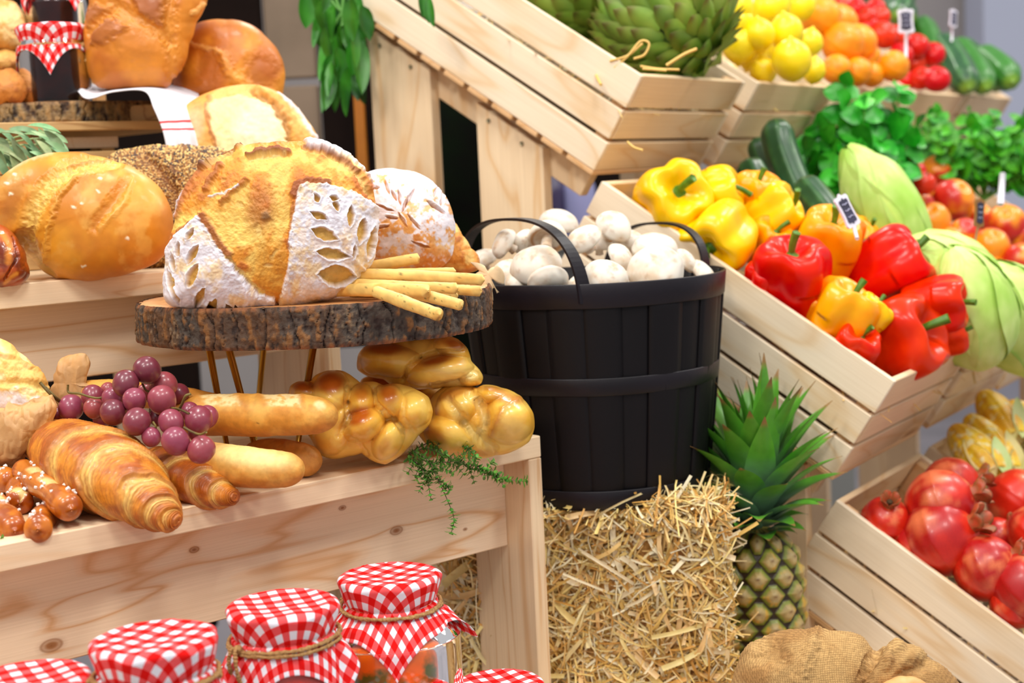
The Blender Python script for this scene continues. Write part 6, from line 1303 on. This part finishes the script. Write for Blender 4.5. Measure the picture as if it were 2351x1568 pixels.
# pomegranates
M_pom=attr_mat('pomegranate skin',.34,.14,20,.06,.06,.001)
def pome(seed):
    cp=[(.0001,.84),(.13,.85),(.17,1.02),(.24,1.16),(.20,1.16),(.14,1.02),(.12,.9)]
    o=sph('pomegranate',M_pom,.03,lambda v: mixc(mixc(lin((216,40,16)),lin((178,16,16)),sm(fbm(v*1.2+seed,seed,3),.4,.6)),lin((244,136,84)),sm(fbm(v*np.array([3,3,.9])+seed*3,seed+4,4),.52,.72)*.65),seed,.95)
    K=60; an=np.linspace(0,2*np.pi,K,endpoint=False); V=[]
    for r0,z0 in ((.30,.82),(.23,.98),(.28,1.12),(.42,1.3)):
        tip=np.abs(np.sin(an*3))**.6; V.append(np.stack([r0*np.cos(an),r0*np.sin(an),z0+(0 if z0<1.1 else 1)*(tip-.6)*.16+an*0],1))
    for r0,z0 in ((.37,1.28),(.235,1.1),(.16,.95)):
        tip=np.abs(np.sin(an*3))**.6; V.append(np.stack([r0*np.cos(an),r0*np.sin(an),z0+(0 if z0<1.1 else 1)*(tip-.6)*.16+an*0],1))
    v=np.concatenate(V); mk('crown',v,grid_faces(7,K),M_pcr,o,np.zeros(3)); 
    v,f=tube([(0.0,0,.84),(0,0,1.12)],.13,10,up=(1,0,0)); mk('stamens',v,f,M_pst2,o,np.zeros(3)); return o
M_pcr=flat('pomegranate crown',lin((186,70,36)),.5,lin((130,84,36)),4); M_pst2=flat('stamens',lin((70,50,20)),.8)
KP=Kind([pome(1),pome(2),pome(3)]); G='pomegranates in the bottom row crate'
for x,y,r,h,ax_,lb in [(2160,1235,92,.065,(.72,.45,.5),'large pomegranate resting on the left board, streaked with white'),(2160,1160,86,.05,(.80,.35,.3),'pomegranate behind the large streaked one'),(2185,1120,72,.045,(.8,.3,.1),'pomegranate highest at the back of the crate'),(2033,1195,58,.02,(0,.6,.5),'orange-red pomegranate at the far left end of the crate'),(2265,1305,80,.03,(.75,.45,.45),'pomegranate with a dark crown in the middle of the crate'),(2290,1235,50,.02,(.4,.6,.4),'pomegranate peeking between its neighbours in the middle'),(2340,1150,78,.055,(.5,.7,.1),'bright red pomegranate upper right at the edge of the photo'),(2380,1225,70,.06,(.4,.7,.3),'pomegranate cut by the right edge under the bright red one'),(2360,1350,92,.065,(.45,.75,.55),'pomegranate with its crown up at the right edge'),(2330,1385,60,.02,(.3,.5,.6),'pomegranate lowest at the right edge'),(2440,1330,80,.05,(.3,.7,.5),'pomegranate just past the right edge'),(2100,1250,50,.0,(.3,.6,.4),'pomegranate low under the large streaked one')]:
    place(KP,x,y,r*.97,OB,h,ax_,lb,'pomegranate',G)
# corn cobs
M_corn=attr_mat('corn kernels',.35,.2,60,.06,.1,.001); M_husk=leafmat('corn husk',lin((186,196,110)),lin((220,216,150)),.6,12)
def corn(a,b_,r,lb,seed):
    a=np.asarray(a);b_=np.asarray(b_); rt_=empty('corn_cob',(a+b_)/2,lb,'corn','corn cobs in the bottom row'); og=np.array(rt_.location); n=120;m=96; t=np.linspace(0,1,n); w=a*(1-t[:,None])+b_*t[:,None]; rad=r*np.clip(np.sin(np.pi*(t*.80+.04))**.5,.12,1)*(1-.25*t[::-1]*0)
    v,f=tube(w,rad,m,up=(.1,.2,1),disp=lambda s,an:.07*np.abs(np.sin(an*7))**.5*np.abs(np.sin(s*np.pi*26))**.5); s=np.concatenate([np.repeat(t,m),[0,1]]); c_=mixc(lin((250,206,40)),lin((240,180,30)),sm(fbm(v*60,seed,3),.4,.6)); c_=mixc(c_,lin((250,240,190)),sm(vn(v*150,seed),.6,.8)*.7); mk('kernels',v,f,M_corn,rt_,og,col=c_)
    d_=(b_-a)/np.linalg.norm(b_-a); ls=[]; rs_=random.Random(seed)
    sd=np.cross(d_,UP); sd/=np.linalg.norm(sd); u_=np.cross(sd,d_)
    for k in range(7):
        an=k*.9; rd=sd*math.cos(an)+u_*math.sin(an); ls.append(leaf(b_+d_*.01+rd*r*.5,-d_*.6+rd*.55-CR*.5,rd,np.linalg.norm(b_-a)*rs_.uniform(.5,.8),.032,-.3*rs_.uniform(-.5,1),n=10,m=5,shape=.7,cup=.3))
    leaves('husk',ls,M_husk,rt_,og,rs_,.2)
Bc=OB+A*PER
corn(P(2190,985,2.33),P(2285,1095,2.24),.030,'corn cob foremost, nearest the crate corner, showing pale kernels',1); corn(P(2255,905,2.42),P(2330,1010,2.34),.028,'corn cob behind, half wrapped in green husk',2); corn(P(2225,960,2.38),P(2320,1090,2.28),.028,'corn cob second from the left, between the other two',3); corn(P(2320,930,2.50),P(2400,1030,2.40),.03,'corn cob at the right edge, wrapped in husk',4)
# ================================================================ potted looking herbs in the rows
def herb(name,lb,cat,base,n,spread,hgt,lsz,mat,seed,rnd=1.,clump=None,n_st=7):
    rs_=random.Random(seed); base=np.asarray(base); r=empty(name,base,lb,cat); ls=[];st=[]
    tops=clump or [(rs_.uniform(-spread,spread),rs_.uniform(.6,1)*hgt,rs_.uniform(-spread,spread)*.6) for _ in range(n_st)]
    for (dx,dz_,dy) in tops:
        tip=base+MX*dx-MY*dz_+CR*dy; mid=(base+tip)/2+MX*dx*.15; w=smooth_path([base,mid,tip],40); st.append(tube(w,np.linspace(.0022,.001,40),7,up=(.1,1,.2))); T=np.gradient(w,axis=0)
        k=n
        for i in range(k):
            s_=.25+.75*(i+1)/k; p=w[min(39,int(s_*39))]; t=T[min(39,int(s_*39))]; t/=np.linalg.norm(t); a0=(i%2)*1.57+rs_.uniform(-.3,.3)
            for a in (a0,a0+3.14):
                x_=np.cross(t,CR); x_/=np.linalg.norm(x_); y_=np.cross(t,x_); rd=x_*math.cos(a)+y_*math.sin(a); sz=lsz*(1.05-.5*s_ if i<k-1 else .6)*rs_.uniform(.8,1.2); ls.append(leaf(p,rd+t*rs_.uniform(0.1,.9),t*.5+CR*1.3+MX*rs_.uniform(-.6,.6),sz,sz*.72*rnd,rs_.uniform(.2,.9),n=8,m=5,shape=.85,cup=.2,wave=.02))
    v,f=merge(st); mk('stems',v,f,flat('herb stem',lin((96,150,50)),.5),r,base); leaves('leaves',ls,mat,r,base,rs_,.4); return r
M_mint=leafmat('mint leaf',lin((14,150,24)),lin((60,190,40)),.4,30); M_bas=leafmat('parsley leaf',lin((90,190,30)),lin((36,150,24)),.5,40)
herb('mint_plant','tall mint plant with rounded bright green leaves rising behind the cabbage','herbs',P(1970,470,2.66),8,.10,.2,.078,M_mint,3,1.05,clump=[(-.03,.205,.03),(.07,.20,.02),(-.07,.14,.0),(.0,.16,.05),(-.10,.09,.02),(.10,.13,0),(.03,.10,.05),(-.05,.05,.06),(.06,.06,.06),(-.01,.12,-.03),(.02,.18,0)])
herb('parsley_plant','bushy bright green parsley plant at the right edge behind the nectarines','herbs',P(2260,460,3.0),10,.14,.18,.055,M_bas,8,1.,n_st=26)
# ================================================================ hanging greens
M_hg=leafmat('spinach leaf',lin((20,96,14)),lin((66,150,34)),.4,14)
rs=random.Random(21); ls=[]; hb=P(800,-40,2.30)
for i in range(60):
    x=rs.uniform(735,838); y=rs.uniform(-60,165); z=rs.uniform(2.22,2.40); 
    if y>90: x=rs.uniform(755,835)
    ls.append(leaf(P(x,y,z),MY+MX*rs.uniform(-.25,.25)+CR*rs.uniform(-.3,.2),CR+MX*rs.uniform(-1,1),rs.uniform(.05,.095),rs.uniform(.015,.028),rs.uniform(-.3,.5),n=10,m=5,shape=.8,cup=.45,wave=.03))
ls.append(leaf(P(705,-30,2.3),MY,CR+MX*.5,.07,.03,.2,cup=.4)); ls.append(leaf(P(715,-40,2.3),MY+MX*.1,CR-MX*.5,.055,.03,.2,cup=.4))
for dx in (0,12,22): ls.append(leaf(P(965+dx,-30+dx,2.17-.004*dx/10),MY+MX*.1,CR+MX*(.5-dx*.05),.05,.013,.1,cup=.4))
hg=empty('hanging_greens',hb,'bunch of dark green leaves hanging beside the left upright of the crate stand','greens'); leaves('leaves',ls,M_hg,hg,hb,rs,.4)
v,f=merge([tube(smooth_path([P(840+dx,-150,2.32),P(820-dx,-80,2.31),P(790-dx,-10,2.31),P(785+dx,60,2.31)],30),.0025,8,up=(.1,1,.2)) for dx in (-20,0,20,35)]); mk('stems',v,f,flat('greens stem',lin((90,150,60)),.5),hg,hb)
# ================================================================ chalk tags
M_tagw=flat('white tag frame',lin((226,222,236)),.5); M_tagb=flat('chalk board',lin((44,42,62)),.7,lin((60,58,84)),30); M_tagbr=flat('brown tag frame',lin((150,104,56)),.6); M_chalk=flat('chalk mark',lin((190,190,220)),.8)
def tagsign(x0,y0,x1,y1,wpx,z,ex,ey,zb,lb,frame=M_tagw,turn=0.,stick=M_tagw):
    """board from (x0,y0) to (x1,y1), stick on to (ex,ey)"""
    a=P(x0,y0,z);b_=P(x1,y1,z); r=empty('chalk_tag',P(ex,ey,zb),lb,'price tag','chalk board tags on sticks'); og=np.array(r.location); up_=(a-b_); L=np.linalg.norm(up_); up_/=L; sd=MX*math.cos(turn)+MZ*math.sin(turn); sd=sd-up_*np.dot(sd,up_); sd/=np.linalg.norm(sd); nr=np.cross(up_,sd); nr=nr if np.dot(nr,CR)>0 else -nr; W=wpx*z/FPX
    pl=[(-.5,-.42),(-.42,-.5),(-.12,-.5),(0,-.58),(.12,-.5),(.42,-.5),(.5,-.42),(.44,-.2),(.44,.2),(.5,.42),(.42,.5),(.12,.5),(0,.58),(-.12,.5),(-.42,.5),(-.5,.42),(-.44,.2),(-.44,-.2)]
    c0=(a+b_)/2
    def slab(s,th,off): 
        q=[c0+sd*px_*W*s[0]+up_*py_*L*s[1]+nr*off for px_,py_ in pl]; q2=[p+nr*th for p in q]; n=len(q); F=[tuple(range(n)),tuple(range(2*n-1,n-1,-1))]+[(i,(i+1)%n,(i+1)%n+n,i+n) for i in range(n)]; return np.array(q+q2),F
    v,f=slab((1,1),.003,0); mk('frame',v,f,frame,r,og,smooth=False); v,f=slab((.66,.74),.0008,.0032); mk('board',v,f,M_tagb,r,og,smooth=False)
    mks=[]
    for k in range(3):
        yy=(.22-.2*k)*L; mks.append(tube(smooth_path([c0+sd*W*(-.2+.1*j)+up_*(yy+.02*L*math.sin(j*2.3+k))+nr*.0042 for j in range(5)],24),W*.022,6,up=(.1,1,.3)))
    v,f=merge(mks); mk('chalk_writing',v,f,M_chalk,r,og)
    v,f=tube([c0-up_*L*.5,P(ex,ey,zb)],W*.10,8,up=(.1,1,.2)); mk('stick',v,f,stick,r,og)
tagsign(1925,452,1960,520,44,2.02,1968,548,2.0,'chalk tag with a white rim leaning among the orange peppers',turn=.5)
tagsign(2248,458,2245,520,30,2.25,2232,590,2.2,'chalk tag with a brown rim standing among the nectarines',frame=M_tagbr,turn=.5,stick=M_tagbr)
tagsign(2078,22,2080,76,38,2.85,2080,135,2.84,'white rimmed chalk tag standing between the oranges and tomatoes')
tagsign(2188,24,2186,62,24,3.25,2185,95,3.25,'small white rimmed chalk tag among the cucumbers, furthest right in the top row',turn=.6)
v,f=tube([P(2302,400,2.45),P(2297,470,2.42)],.0055,8,up=(.1,1,.2)); o=mk('tag_stick',v,f,M_tagw,None,P(2300,440,2.45)); tag(o,'plain white stick standing in front of the parsley above the nectarines','stick')
# ================================================================ light
w=bpy.data.worlds.new('world'); SC.world=w; w.use_nodes=True; bg=w.node_tree.nodes['Background']; bg.inputs[0].default_value=(.96,.96,1.,1); bg.inputs[1].default_value=.52
def lamp(x,y,z,tx,ty,tz,e,sx,sy,c=(1,.96,.9)):
    l=bpy.data.lights.new('ceiling_lamp','AREA'); l.shape='RECTANGLE'; l.size=sx; l.size_y=sy; l.energy=e; l.color=c
    o=bpy.data.objects.new('ceiling_lamp',l); COL.objects.link(o); o.location=(x,y,z); o.rotation_euler=(Vector((tx,ty,tz))-Vector((x,y,z))).to_track_quat('-Z','Y').to_euler(); return o
for x,y,e,s in ((-1.3,.3,26,.5),(.5,-.2,30,.6),(1.8,1.0,26,.5),(-.3,1.6,20,.4),(1.6,2.8,24,.5),(0,4.4,26,.6),(3.2,3.8,24,.6),(-2.6,2.2,18,.5),(-1.0,-1.2,24,.5)):
    lamp(x,y,3.4,x*.5+.1,1.9+.3*(y-1.9),1.0,e*1.08,s,s)
SC.view_settings.view_transform='Standard'; SC.view_settings.look='None'; SC.view_settings.gamma=1; SC.view_settings.use_curve_mapping=False; SC.view_settings.exposure=0.04
